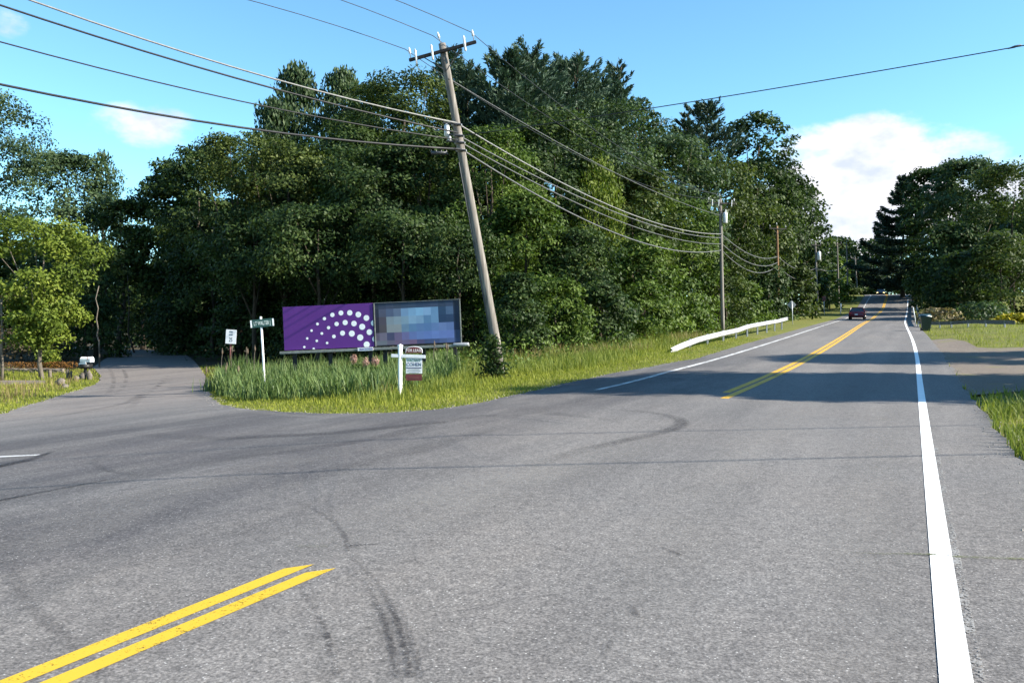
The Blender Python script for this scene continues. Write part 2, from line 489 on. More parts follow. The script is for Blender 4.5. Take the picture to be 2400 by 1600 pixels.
class MB:
    def __init__(s):
        s.v = []; s.f = []; s.sm = False
    def add(s, v, f):
        k = len(s.v)
        s.v += [tuple(x) for x in v]
        s.f += [tuple(i + k for i in q) for q in f]
        return s
    def box(s, c, d, rot=None, bev=0.):
        x, y, z = d[0] / 2, d[1] / 2, d[2] / 2
        if bev > 0:
            bm = bmesh.new()
            bmesh.ops.create_cube(bm, size=1)
            for q in bm.verts: q.co = Vector((q.co.x * d[0], q.co.y * d[1], q.co.z * d[2]))
            bmesh.ops.bevel(bm, geom=bm.edges[:], offset=bev, segments=2, affect='EDGES')
            bm.verts.index_update()
            vv = [q.co.copy() for q in bm.verts]; ff = [[q.index for q in p.verts] for p in bm.faces]
            bm.free()
        else:
            vv = [Vector(q) for q in ((-x, -y, -z), (x, -y, -z), (x, y, -z), (-x, y, -z), (-x, -y, z), (x, -y, z), (x, y, z), (-x, y, z))]
            ff = [(0, 3, 2, 1), (4, 5, 6, 7), (0, 1, 5, 4), (1, 2, 6, 5), (2, 3, 7, 6), (3, 0, 4, 7)]
        if rot is not None: vv = [rot @ q for q in vv]
        c = Vector(c)
        return s.add([q + c for q in vv], ff)
    def tube(s, pts, rad, n=8, caps=True):
        pts = [Vector(q) for q in pts]
        if not hasattr(rad, '__len__'): rad = [rad] * len(pts)
        vv = []; ff = []
        up = None
        for i, q in enumerate(pts):
            d = (pts[min(i + 1, len(pts) - 1)] - pts[max(i - 1, 0)])
            if d.length < 1e-9: d = Vector((0, 0, 1))
            d.normalize()
            if up is None:
                up = Vector((0, 0, 1)) if abs(d.z) < .9 else Vector((1, 0, 0))
            a = d.cross(up)
            if a.length < 1e-6: a = d.cross(Vector((0, 1, 0)))
            a.normalize(); b2 = d.cross(a).normalized()
            up = a.cross(d).normalized()
            for k in range(n):
                th = 2 * math.pi * k / n
                vv.append(q + a * (math.cos(th) * rad[i]) + b2 * (math.sin(th) * rad[i]))
        for i in range(len(pts) - 1):
            for k in range(n):
                ff.append((i * n + k, i * n + (k + 1) % n, (i + 1) * n + (k + 1) % n, (i + 1) * n + k))
        if caps:
            ff.append(tuple(range(n - 1, -1, -1)))
            ff.append(tuple((len(pts) - 1) * n + k for k in range(n)))
        return s.add(vv, ff)
    def lathe(s, prof, n=12, c=(0, 0, 0), rot=None):
        vv = []; ff = []
        for r, z in prof:
            for k in range(n):
                th = 2 * math.pi * k / n
                vv.append(Vector((r * math.cos(th), r * math.sin(th), z)))
        for i in range(len(prof) - 1):
            for k in range(n):
                ff.append((i * n + k, i * n + (k + 1) % n, (i + 1) * n + (k + 1) % n, (i + 1) * n + k))
        ff.append(tuple(range(n - 1, -1, -1)))
        ff.append(tuple((len(prof) - 1) * n + k for k in range(n)))
        if rot is not None: vv = [rot @ q for q in vv]
        c = Vector(c)
        return s.add([q + c for q in vv], ff)
    def prism(s, poly, y0, y1, xf=None):
        """polygon in x-z extruded from y0 to y1"""
        n = len(poly)
        vv = [Vector((x, y0, z)) for x, z in poly] + [Vector((x, y1, z)) for x, z in poly]
        ff = [tuple(range(n)), tuple(range(2 * n - 1, n - 1, -1))]
        for k in range(n):
            ff.append((k, k + n, (k + 1) % n + n, (k + 1) % n))
        if xf is not None: vv = [xf @ q for q in vv]
        return s.add(vv, ff)
    def build(s, name, mat, parent=None, smooth=False):
        me = bpy.data.meshes.new(name)
        me.from_pydata([tuple(q) for q in s.v], [], s.f)
        bm = bmesh.new(); bm.from_mesh(me)
        bmesh.ops.recalc_face_normals(bm, faces=bm.faces[:])
        bm.to_mesh(me); bm.free()
        if smooth:
            me.polygons.foreach_set('use_smooth', [True] * len(me.polygons))
        me.update()
        return mesh_obj(name, me, parent, mat)

def quads_mesh(name, V, tone, mat, parent=None, per=4):
    """V: (n, per, 3) separate polygons; tone: (n,) face attribute"""
    n = len(V)
    me = bpy.data.meshes.new(name)
    me.vertices.add(n * per)
    me.vertices.foreach_set('co', np.ascontiguousarray(V, dtype=np.float32).reshape(-1))
    me.loops.add(n * per)
    me.loops.foreach_set('vertex_index', np.arange(n * per, dtype=np.int32))
    me.polygons.add(n)
    me.polygons.foreach_set('loop_start', np.arange(0, n * per, per, dtype=np.int32))
    a = me.attributes.new('tone', 'FLOAT', 'FACE')
    a.data.foreach_set('value', np.ascontiguousarray(tone, dtype=np.float32))
    me.update()
    me.validate()
    return mesh_obj(name, me, parent, mat)

def norm(a):
    return a / np.maximum(np.linalg.norm(a, axis=-1, keepdims=True), 1e-9)

def text_mesh(name, s, size, mat, parent, loc, rot=(R_(90), 0, 0), align='CENTER', width=1.0, depth=.002):
    cu = bpy.data.curves.new(name, 'FONT')
    cu.body = s; cu.size = size; cu.align_x = align; cu.align_y = 'CENTER'; cu.extrude = depth; cu.resolution_u = 3
    tmp = bpy.data.objects.new(name + '_tmp', cu)
    C.objects.link(tmp)
    dg = bpy.context.evaluated_depsgraph_get()
    me = bpy.data.meshes.new_from_object(tmp.evaluated_get(dg))
    bpy.data.objects.remove(tmp)
    me.materials.clear()
    o = mesh_obj(name, me, parent, mat)
    o.location = loc; o.rotation_euler = rot; o.scale = (width, 1, 1)
    return o

# ------------------------------------------------------------------ ground, roads, markings
def spaced(a, b, near, far, c=0.):
    out = [c]
    while out[-1] < b: out.append(out[-1] + max(near, (abs(out[-1] - c)) * far))
    lo = [c]
    while lo[-1] > a: lo.append(lo[-1] - max(near, (abs(lo[-1] - c)) * far))
    return np.array(sorted(set(lo + out)))
def grid_mesh(name, P, T, mat, dz):
    PP, TT = np.meshgrid(P, T)
    X, Y = xy_of(PP, TT)
    Z = G(X, Y) + dz(X, Y)
    V = np.stack([X, Y, Z], -1).reshape(-1, 3)
    nx, ny = len(P), len(T)
    i = (np.arange(ny - 1)[:, None] * nx + np.arange(nx - 1)[None, :]).reshape(-1)
    Fc = np.stack([i, i + 1, i + nx + 1, i + nx], -1)
    me = bpy.data.meshes.new(name)
    me.from_pydata(V.tolist(), [], Fc.tolist())
    me.polygons.foreach_set('use_smooth', [True] * len(me.polygons))
    me.update()
    return mesh_obj(name, me, None, mat)

# outline of the tarmac, clockwise from the near right
poly = []
for t in np.concatenate([np.arange(-25, 60, 4.), np.arange(60, 300, 8.)]):
    poly.append(xy_of(1.12 + cshift(t), t))
for t in np.concatenate([np.arange(292, 60, -8.), np.arange(60, 40, -4.)]):
    poly.append(xy_of(-7.75 + cshift(t), t))
for q in ((1632, 842), (1520, 862), (1428, 877), (1330, 899), (1224, 923), (1120, 947), (1020, 962), (900, 970), (775, 971), (640, 966), (560, 958), (515, 948), (494, 932), (489, 915), (490, 900), (480, 880), (468, 862)):
    a = at(*q); poly.append((a.x, a.y))
sr = at(468, 862); sl = at(217, 861)
SD = Vector((-.36, .933))                                   # the lane's direction
for d in (12, 30, 60, 110, 180):
    bend = -.0012 * d * d
    poly.append((sr.x + SD.x * d + bend * .9, sr.y + SD.y * d))
for d in (180, 110, 60, 30, 12):
    bend = -.0012 * d * d
    poly.append((sl.x + SD.x * d + bend * .9, sl.y + SD.y * d))
for q in ((217, 861), (228, 872), (236, 884), (232, 893), (219, 903), (180, 917), (122, 933), (60, 953), (0, 972)):
    a = at(*q); poly.append((a.x, a.y))
a = at(0, 972)
poly += [(a.x - 6, a.y - 1.0), (a.x - 14, a.y - 2.2), (a.x - 40, a.y - 4)]
poly += [(a.x - 40, -24.0)]
_r = np.random.default_rng(3)
_out = []
for i_ in range(len(poly)):
    a_, b_ = np.array(poly[i_], float), np.array(poly[(i_ + 1) % len(poly)], float)
    L0 = np.hypot(*(b_ - a_)); near_ = min(np.hypot(*a_), np.hypot(*b_)) < 45
    k_ = int(max(1, L0 / .45)) if (near_ and L0 < 12) else 1
    nv = np.array([(b_ - a_)[1], -(b_ - a_)[0]]) / max(L0, 1e-6)
    for q_ in range(k_):
        _out.append(tuple(a_ + (b_ - a_) * (q_ / k_) + nv * (_r.normal(0, .035) if near_ else 0)))
poly = _out
PAVE = np.array(poly)
def inside(x, y, P=PAVE):
    x = np.asarray(x); y = np.asarray(y)
    r = np.zeros(x.shape, bool)
    x0, y0 = P[:, 0], P[:, 1]; x1, y1 = np.roll(x0, -1), np.roll(y0, -1)
    for i in range(len(P)):
        c = (y0[i] > y) != (y1[i] > y)
        with np.errstate(divide='ignore', invalid='ignore'):
            xi = (x1[i] - x0[i]) * (y - y0[i]) / (y1[i] - y0[i]) + x0[i]
        r ^= c & (x < xi)
    return r
def edge_dist(x, y, P=PAVE):
    d = np.full(np.shape(x), 1e9)
    for i in range(len(P)):
        a, b = P[i], P[(i + 1) % len(P)]
        ab = b - a; q = ab @ ab
        u = np.clip(((x - a[0]) * ab[0] + (y - a[1]) * ab[1]) / max(q, 1e-9), 0, 1)
        d = np.minimum(d, np.hypot(x - a[0] - u * ab[0], y - a[1] - u * ab[1]))
    return d
def ground_dz(X, Y):
    z = np.zeros(X.shape)
    near = (np.abs(X) < 130) & (Y < 330) & (Y > -60)
    ins = inside(X[near], Y[near])
    ed = edge_dist(X[near], Y[near])
    z[near] = -.12 * np.where(ins, np.clip(ed / .6, 0, 1), 0)
    return z
ground = struct(grid_mesh('ground', np.concatenate([[-3500, -1600, -700, -350, -200], spaced(-120, 120, .8, .045, -4.), [200, 350, 700, 1600, 3500]]),
                          np.concatenate([[-3500, -1200, -400, -150, -60], spaced(-25, 330, .8, .035, 20.), [420, 700, 1500, 3500]]), 'meadow', ground_dz))

def sheet(name, P, mat, dz, cell, parent=None, skirt=0.):
    bm = bmesh.new()
    vs_ = [bm.verts.new((float(x), float(y), 0)) for x, y in P]
    es_ = [bm.edges.new((vs_[i], vs_[(i + 1) % len(vs_)])) for i in range(len(vs_))]
    bmesh.ops.triangle_fill(bm, edges=es_, use_beauty=True)
    P = np.asarray(P)
    pp, tt = pt_of(P[:, 0], P[:, 1])
    for (lo, hi, no, f0) in ((pp.min(), pp.max(), Vector((NX, NY, 0)), lambda s: Vector((NX * s, NY * s, 0))),
                             (tt.min(), tt.max(), Vector((DX, DY, 0)), lambda s: Vector((DX * s, DY * s, 0)))):
        s = lo + cell
        while s < hi:
            bmesh.ops.bisect_plane(bm, geom=bm.verts[:] + bm.edges[:] + bm.faces[:], plane_co=f0(s), plane_no=no)
            s += cell
    X = np.array([v.co.x for v in bm.verts]); Y = np.array([v.co.y for v in bm.verts])
    Z = G(X, Y) + dz
    for v, z in zip(bm.verts, Z): v.co.z = z
    if skirt:
        be = [e for e in bm.edges if len(e.link_faces) == 1]
        r = bmesh.ops.extrude_edge_only(bm, edges=be)
        for v in r['geom']:
            if isinstance(v, bmesh.types.BMVert): v.co.z -= skirt
    bmesh.ops.recalc_face_normals(bm, faces=bm.faces[:])
    me = bpy.data.meshes.new(name); bm.to_mesh(me); bm.free()
    if len(me.polygons) and sum(q.normal.z for q in me.polygons) < 0: me.flip_normals()
    return mesh_obj(name, me, parent, mat)
road = struct(sheet('road', PAVE, 'asphalt', .022, 2.5, skirt=.12))

def strip(name, pts, wid, mat, dz=.0265, parent=road, tone=None, step=.6, ends=None):
    """a painted or smeared strip following ground points; wid may vary along it"""
    pts = np.array([(q[0], q[1]) for q in pts], float)
    seg = np.hypot(*np.diff(pts, axis=0).T); s = np.concatenate([[0], np.cumsum(seg)])
    n = max(2, int(s[-1] / step) + 1)
    u = np.linspace(0, s[-1], n)
    x = np.interp(u, s, pts[:, 0]); y = np.interp(u, s, pts[:, 1])
    if len(pts) > 2:
        k = max(1, n // (len(pts) * 3))
        ker = np.ones(2 * k + 1) / (2 * k + 1)
        xs = np.convolve(np.pad(x, k, mode='reflect', reflect_type='odd'), ker, 'valid'); ys = np.convolve(np.pad(y, k, mode='reflect', reflect_type='odd'), ker, 'valid')
        x, y = xs, ys
    dx, dy = np.gradient(x), np.gradient(y)
    l = np.hypot(dx, dy); nx, ny = dy / l, -dx / l
    W = np.interp(u, np.linspace(0, s[-1], len(wid)), wid) if hasattr(wid, '__len__') else np.full(n, wid)
    cols = [-.5, .5] if tone is None else [-.5, -.25, 0, .25, .5]
    V = []
    for c in cols:
        X = x + nx * W * c; Y = y + ny * W * c
        if ends and c != 0:
            X[-1] += dx[-1] / l[-1] * ends * c; Y[-1] += dy[-1] / l[-1] * ends * c
        V.append(np.stack([X, Y, G(X, Y) + dz], -1))
    V = np.stack(V, 1)
    m = len(cols)
    fc = [(i * m + j, i * m + j + 1, (i + 1) * m + j + 1, (i + 1) * m + j) for i in range(n - 1) for j in range(m - 1)]
    me = bpy.data.meshes.new(name)
    me.from_pydata(V.reshape(-1, 3).tolist(), [], fc)
    if tone is not None:
        a = me.attributes.new('tone', 'FLOAT', 'POINT')
        prof = np.array([0, .8, 1., .8, 0])
        tl = np.interp(np.linspace(0, 1, n), np.linspace(0, 1, len(tone)), tone)
        a.data.foreach_set('value', (tl[:, None] * prof[None]).astype(np.float32).reshape(-1))
    me.update()
    if sum(q.normal.z for q in me.polygons) < 0: me.flip_normals()
    return mesh_obj(name, me, parent, mat)
def along(p, t0, t1, n=60):
    return [xy_of(p + cshift(t), t) for t in np.linspace(t0, t1, n)]
# double yellow, broken off for the junction
e1 = at(690, 1334); e2 = at(744, 1344)
t1 = pt_of(e1.x, e1.y)[1]; t2 = pt_of(e2.x, e2.y)[1]
strip('yellow_line', along(-3.565, -24, t1, 8), .112, 'paint_yellow', ends=.16)
strip('yellow_line', along(-3.385, -24, t2, 8), .112, 'paint_yellow', ends=.16)
b1 = at(1694, 927)
tb = pt_of(b1.x, b1.y)[1]
strip('yellow_line', along(-3.70, tb + .5, 198), .165, 'paint_yellow_old')
strip('yellow_line', along(-3.46, tb - .9, 198), .165, 'paint_yellow_old')
strip('white_line', along(.175, -24, 198, 120), .135, 'paint_white')
strip('white_line', along(.268, -24, 12, 20), .05, 'paint_ghost')
wl = at(1398, 916); wp, wt = pt_of(wl.x, wl.y)
strip('white_line', along(float(wp), float(wt), 198), .17, 'paint_white_old')
a = at(90, 1070); b_ = at(0, 1071)
strip('white_line', [(a.x, a.y), (b_.x, b_.y), (b_.x - 8, b_.y - .4), (b_.x - 30, b_.y - 3)], .13, 'paint_white_old')

def px_path(pts):
    return [tuple(at(*q)[:2]) for q in pts]
TM = [  # tyre marks: pixel path, width in metres, strength along it
    (((960, 1600), (945, 1500), (905, 1400), (850, 1335), (800, 1295)), .05, (.9, 1, .9, .5, .1)),
    (((790, 1600), (772, 1500), (735, 1420), (690, 1375)), .05, (.7, .9, .7, .1)),
    (((815, 1300), (812, 1260), (770, 1215), (700, 1180), (600, 1155)), .06, (.5, .7, .5, .3, 0)),
    (((1400, 960), (1540, 970), (1595, 985), (1600, 1000), (1560, 1015), (1400, 1050), (1150, 1120)), .3, (.1, .6, .9, .9, .7, .3, 0)),
    (((945, 1600), (930, 1500), (893, 1405), (842, 1342)), .20, (.28, .35, .3, .05)),
    (((770, 1600), (752, 1500), (715, 1425)), .16, (.25, .3, .05)),
    (((930, 1600), (916, 1500), (880, 1410), (835, 1350)), .05, (.8, .9, .8, .2)),
    (((985, 1600), (968, 1510), (930, 1420)), .05, (.6, .6, .1)),
    (((250, 1600), (40, 1400), (44, 1350), (10, 1310)), .12, (.2, .5, .5, .2)),
    (((1050, 990), (880, 1030), (700, 1060), (420, 1095)), .5, (.2, .6, .6, .1)),
    (((1150, 975), (960, 1000), (760, 1020), (500, 1032), (330, 1020)), .6, (.3, .7, .7, .5, .2)),
    (((1250, 985), (1100, 1020), (900, 1075), (620, 1150)), .5, (.2, .5, .5, .1)),
    (((400, 890), (330, 925), (300, 945), (230, 960), (100, 985)), .35, (.1, .5, .7, .6, .2)),
    (((285, 860), (297, 885), (290, 910), (262, 928)), .25, (.3, .7, .7, .1)),
    (((255, 862), (268, 890), (262, 915), (235, 935)), .25, (.2, .5, .6, .1)),
    (((395, 880), (370, 905), (330, 935), (300, 960)), .25, (.2, .5, .5, .1)),
    (((500, 930), (400, 940), (250, 950), (100, 968)), .4, (.3, .6, .6, .2)),
    (((240, 1070), (215, 1090), (260, 1110), (330, 1120)), .14, (.3, .5, .5, .2)),
    (((1230, 960), (1330, 975), (1450, 990)), .4, (.1, .5, .2)),
]
for pts, wd, tn in TM:
    strip('tyre_mark', px_path(pts), wd, 'tyre_rubber', .0245, tone=tn, step=.25)
for pts, wd, tn in ((((-60, 1192), (0, 1178), (120, 1155), (270, 1126)), (.11, .13, .12, .06), (1, 1, 1, .5)),
                    (((-40, 1105), (0, 1096), (60, 1084), (130, 1060)), (.28, .3, .2, .03), (1, 1, .9, .2)),
                    (((820, 1287), (850, 1284), (890, 1283)), .035, (1, 1, .3)),
                    (((1480, 1430), (1490, 1440), (1500, 1460)), .05, (.4, 1, .3)),
                    (((1440, 1505), (1420, 1525), (1416, 1545)), .045, (.3, .9, .3)),
                    (((1290, 1285), (1320, 1296)), .03, (.3, .7)),
                    (((1550, 1290), (1600, 1310)), .03, (.3, .7)),
                    (((2140, 1309), (2180, 1311), (2225, 1310)), .03, (.3, 1, .9))):
    strip('tar_seam', px_path(pts), wd, 'tar', .0285, tone=tn, step=.15)
for pts, wd, tn in ((((2090, 1306), (2140, 1308), (2195, 1308)), .06, (.2, 1, 1)), (((2225, 1313), (2320, 1316), (2480, 1322)), .06, (.7, .8, 1, 1)),
                    (((690, 1288), (730, 1290), (770, 1288)), .09, (.1, .6, .1)), (((1980, 1304), (2090, 1307)), .03, (.1, .5))):
    strip('mossy_crack', px_path(pts), wd, 'moss', .0285, tone=tn, step=.15)
for pts, wd, tn in ((((520, 958), (470, 960), (400, 972), (280, 985)), .5, (.9, .8, .6, .1)), (((560, 962), (700, 978), (900, 980), (1050, 968)), .4, (.9, .7, .6, .1)),
                    (((240, 905), (180, 928), (90, 955), (-20, 985)), .6, (.7, .8, .8, .7)), (((370, 960), (440, 956), (500, 950)), .4, (.3, .8, .9)),
                    (((640, 1320), (820, 1255), (1060, 1170), (1300, 1095), (1580, 1020)), 1.3, (.1, .45, .5, .45, .1)), (((1480, 1600), (1520, 1400), (1600, 1200), (1760, 1050), (1960, 900)), .9, (.2, .3, .35, .35, .3)),
                    (((2000, 1600), (2020, 1300), (2050, 1100), (2080, 950)), .7, (.25, .35, .35, .3)), (((60, 1300), (300, 1180), (600, 1100), (900, 1040)), .9, (.1, .35, .4, .1))):
    strip('dust_streak', px_path(pts), wd, 'dust', .0235, tone=tn, step=.3)

# drives
dr = [at(2168, 786), at(2215, 803), at(2262, 815)]
def dpoly(pts): return [tuple(at(*q)[:2]) for q in pts]
gp = dpoly(((2176, 798), (2192, 815), (2208, 832), (2226, 858), (2254, 900), (2275, 928), (2400, 918), (2560, 905), (2900, 905), (2900, 822), (2560, 815), (2400, 815), (2330, 817), (2290, 815), (2262, 800), (2225, 794)))
struct(sheet('gravel_drive', gp, 'gravel', .02, 1.5))
gp2 = dpoly(((-60, 906), (0, 904), (60, 903), (106, 900), (108, 893), (50, 893), (0, 893), (-60, 894)))
struct(sheet('lawn_path', gp2, 'gravel', .04, 1.5))

# ------------------------------------------------------------------ trees
def leaf_quads(c, nrm, L_, W_, rng, droop=.25, along_=None):
    """rhombic leaves at c with normal nrm; L_, W_ length and width"""
    n = len(c)
    if along_ is None:
        d = norm(np.cross(nrm, rng.normal(size=(n, 3))))
        d[:, 2] -= droop; d = norm(d)
    else:
        d = norm(along_)
    s = norm(np.cross(d, nrm))
    nn = np.cross(s, d)
    L_ = (L_ * rng.uniform(.65, 1.35, n))[:, None]; W_ = (W_ * rng.uniform(.7, 1.3, n))[:, None]
    a = c - d * L_ * .5
    b = c + s * W_ * .5 - nn * W_ * .12
    e = c + d * L_ * .5 - nn * L_ * .10
    f = c - s * W_ * .5 - nn * W_ * .12
    return np.stack([a, b, e, f], 1)

def crown_leafy(rng, R, z0, z1, n, L_, shape='round', fill=.35, cr=(.20, .34), lean=(0, 0), nclump=None, gap=0.):
    H = z1 - z0
    if nclump is None: nclump = int(max(34, min(190, 22 * H / max(R, .3) + 34)))
    u = rng.beta(1.05, .95, nclump)
    if shape == 'round':
        prof = lambda u: np.clip(1 - np.abs((u - .42) / np.where(u > .42, .60, .50)) ** 3.0, .05, 1) ** .5
    elif shape == 'dome':
        prof = lambda u: np.clip(1 - u ** 2.2, .03, 1) ** .55
    elif shape == 'column':
        prof = lambda u: np.clip(1 - np.abs((u - .4) / np.where(u > .4, .62, .42)) ** 2.0, .05, 1) ** .8
    else:                                  # 'vase'
        prof = lambda u: np.clip(.35 + .9 * u, 0, 1) * np.clip(1 - ((u - .7) / .32).clip(0) ** 2.2, .05, 1) ** .5
    th = rng.uniform(0, 2 * np.pi, nclump)
    rr = prof(u) * R * np.sqrt(rng.uniform(fill, 1.0, nclump))
    rad = R * rng.uniform(cr[0], cr[1], nclump)
    rr = np.maximum(rr - rad * .15, 0)
    cen = np.stack([rr * np.cos(th) + lean[0] * u * H, rr * np.sin(th) + lean[1] * u * H, z0 + u * H], -1)
    cen[:, 2] = np.minimum(cen[:, 2], z1 - rad * .55)
    per = rng.multinomial(n, (rad ** 2) / (rad ** 2).sum())
    idx = np.repeat(np.arange(nclump), per)
    d = norm(rng.normal(size=(n, 3)))
    d[:, 2] = np.abs(d[:, 2]) * np.where(rng.random(n) < .72, 1, -1)
    q = rng.random(n) ** .33
    off = d * (rad[idx] * q)[:, None]
    off[:, 2] *= .62 if shape != 'column' else 1.25
    c = cen[idx] + off + rng.normal(size=(n, 3)) * (R * .025)
    axis = np.stack([np.zeros(n), np.zeros(n), np.full(n, z0 + H * .45)], -1)
    outw = norm(c - axis)
    nr = norm(outw * .55 + np.array([0, 0, .55]) + d * .45 + rng.normal(size=(n, 3)) * .55)
    tone = rng.normal(.5, .15, nclump)[idx] + rng.normal(0, .15, n)
    if shape == 'column':
        al = norm(outw * .35 + np.array([0, 0, 1.0]) + rng.normal(size=(n, 3)) * .35)
        V = leaf_quads(c, nr, L_ * 1.25, L_ * .48, rng, along_=al)
    else:
        V = leaf_quads(c, nr, L_, L_ * .58, rng)
    return V, np.clip(tone, 0, 1), cen, rad

def crown_pine(rng, R, z0, z1, n, L_, spruce=False):
    H = z1 - z0
    levels = int(max(9, H / (.85 if not spruce else 1.5)))
    cs = []; nb = []
    for i in range(levels):
        u = (i + rng.uniform(-.3, .3)) / levels
        u = min(max(u, 0), .985)
        if spruce: Lb = R * (1 - u) ** .8 * rng.uniform(.8, 1.1)
        else: Lb = R * (np.clip(1 - u ** 2.6, .05, 1)) ** .75 * rng.uniform(.6, 1.1)
        Lb = max(Lb, R * .10)
        k = rng.integers(4, 7)
        a0 = rng.uniform(0, 6.28)
        for j in range(k):
            a = a0 + 6.283 * j / k + rng.normal(0, .25)
            lb = Lb * rng.uniform(.7, 1.15)
            tilt = (.22 + .5 * u) if not spruce else (-.30 + .35 * u)
            cs.append((u, a, lb, tilt)); nb.append(lb + .25 * R)
    w_ = np.array(nb); per = rng.multinomial(n, w_ / w_.sum())
    P_ = []; AL = []; TN = []
    for (u, a, lb, tilt), k in zip(cs, per):
        if k == 0: continue
        s = rng.beta(1.6, 1.0, k)
        dirv = np.array([math.cos(a), math.sin(a), 0]); side = np.array([-math.sin(a), math.cos(a), 0])
        spread = (.20 if not spruce else .11) * lb * (1.15 - s) + .10
        lat = rng.normal(0, 1, k) * spread
        curl = (tilt * s + (.16 if not spruce else .34) * s ** 2.2) * lb
        pos = dirv * (s * lb)[:, None] + side * lat[:, None] + np.array([0, 0, 1]) * (z0 + u * H + curl + rng.normal(0, (.05 * R * .5 + .05) * (1 if not spruce else .7), k) - (0 if not spruce else .30) * np.abs(rng.normal(0, 1, k)) * s * (1.2 - s) * 2)[:, None]
        al = dirv * .75 + side * (lat / (spread + 1e-6))[:, None] * .55 + np.array([0, 0, 1]) * (.75 if not spruce else .1) + rng.normal(size=(k, 3)) * .35
        P_.append(pos); AL.append(al); TN.append(np.full(k, rng.normal(.5, .16)) + rng.normal(0, .14, k))
    c = np.concatenate(P_); al = norm(np.concatenate(AL))
    nr = norm(np.cross(al, rng.normal(size=al.shape)) + np.array([0, 0, .4]))
    V = leaf_quads(c, nr, L_ * 1.5, L_ * .42, rng, along_=al)
    return V, np.clip(np.concatenate(TN), 0, 1), cs

def trunk_path(rng, h, lean, n=7, wob=.03):
    p = []
    for i in range(n):
        u = i / (n - 1)
        p.append(Vector((lean[0] * h * u + rng.normal(0, wob) * h * .3 * (u > 0), lean[1] * h * u + rng.normal(0, wob) * h * .3 * (u > 0), -.25 + (h + .25) * u)))
    return p

SEED = [11]
TRI = [0]
def tree(name, label, kind, mat, cx, top, hw, z, bottom=None, dens=1.0, group=None, cat='tree', shape='round', bark='bark', fill=.35, cr=(.22, .38), lf=1.0, trunk_r=None, limbs=4, gx=None):
    SEED[0] += 1
    rng = np.random.default_rng(SEED[0] * 977 + 5)
    x = (cx - HX) / F * z if gx is None else gx
    gz = g1(x, z)
    ztop = EYE + (HY - top) / F * z - gz
    hw = hw * (1.18 if kind == 'leafy' else 1.3)
    R = hw / F * z
    zb = (EYE + (HY - bottom) / F * z - gz) if bottom is not None else ztop * .06
    root = thing(name, label, cat, (x, z, gz), 0, group)
    area = 2 * hw * (ztop - zb) / z * F            # projected area in frame pixels
    n = int(max(900, min(34000, area * .165 * dens / lf ** 1.3)))
    L_ = max(.10, .0043 * z) * lf * rng.uniform(.85, 1.2)
    tr = trunk_r or max(.05, .016 * ztop + .03)
    lean = (rng.normal(0, .015), rng.normal(0, .015))
    tp = trunk_path(rng, (zb + (ztop - zb) * (.72 if kind != 'pine' else .97)), lean)
    if kind == 'pine' or kind == 'spruce':
        V, T_, br = crown_pine(rng, R, zb, ztop, n, L_ * .95, kind == 'spruce')
        V[:, :, 0] += lean[0] * V[:, :, 2]; V[:, :, 1] += lean[1] * V[:, :, 2]
    else:
        V, T_, cen, rad = crown_leafy(rng, R, zb, ztop, n, L_, shape, fill, cr, lean)
    TRI[0] += 2 * len(V)
    m = MB(); m.tube(tp, [tr * (1.25 if i == 0 else 1) * (1 - .82 * i / (len(tp) - 1)) for i in range(len(tp))], 8)
    trunk = m.build('trunk', bark, root, True)
    if kind == 'leafy' and limbs:
        order = rng.permutation(len(cen))[:limbs]
        for k in order:
            tgt = Vector(cen[k])
            s = rng.uniform(.35, .75)
            st = tp[int(s * (len(tp) - 1))]
            mid = st.lerp(tgt, .55) + Vector((0, 0, -.06 * (tgt - st).length))
            r0 = tr * (1 - .82 * s) * .6
            MB().tube([st, st.lerp(mid, .5), mid, tgt], [r0, r0 * .8, r0 * .6, r0 * .2], 6).build('limb', bark, root, True)
    elif kind in ('pine', 'spruce') and limbs:
        for k in rng.permutation(len(br))[:limbs * 2]:
            u, a, lb, tilt = br[k]
            zz = zb + u * (ztop - zb)
            st = Vector((lean[0] * zz, lean[1] * zz, zz))
            MB().tube([st, st + Vector((math.cos(a) * lb * .5, math.sin(a) * lb * .5, tilt * lb * .5)), st + Vector((math.cos(a) * lb * .92, math.sin(a) * lb * .92, (tilt + .12) * lb * .92))], [tr * .25, tr * .17, tr * .05], 5).build('limb', bark, root, True)
    quads_mesh('crown', V, T_, mat, root)
    return root

WOOD = 'trees of the wood behind the billboard'
# --- back rank of the wood, tallest
tree('pine_tree', 'tall pine whose tip shows right behind the top of the leaning pole', 'pine', 'needle', 1035, 108, 85, 74, 560, .9)
tree('pine_tree', 'broad blue-green pine just right of the leaning pole top', 'pine', 'needle', 1185, 142, 100, 66, 420, 1.1)
tree('pine_tree', 'tallest blue-green pine at the peak of the wood', 'pine', 'needle', 1268, 114, 95, 68, 430, 1.2)
tree('pine_tree', 'blue-green pine on the right shoulder of the tallest pine', 'pine', 'needle', 1350, 146, 90, 74, 430, 1.1)
tree('pine_tree', 'small dark forked pine standing out against the sky', 'pine', 'needle_dark', 1445, 150, 52, 100, 330, .8)
tree('poplar_tree', 'narrow upright poplar with feathery top left of two others', 'leafy', 'leaf_cool', 640, 245, 55, 76, 560, 1.0, 'poplars on the left of the wood', shape='column', cr=(.30, .5))
tree('poplar_tree', 'tallest upright poplar with feathery top, middle of three', 'leafy', 'leaf_cool', 705, 168, 62, 78, 560, 1.0, 'poplars on the left of the wood', shape='column', cr=(.30, .5))
tree('poplar_tree', 'upright poplar with feathery top beside the big oak', 'leafy', 'leaf_cool', 800, 178, 60, 79, 560, 1.0, 'poplars on the left of the wood', shape='column', cr=(.30, .5))
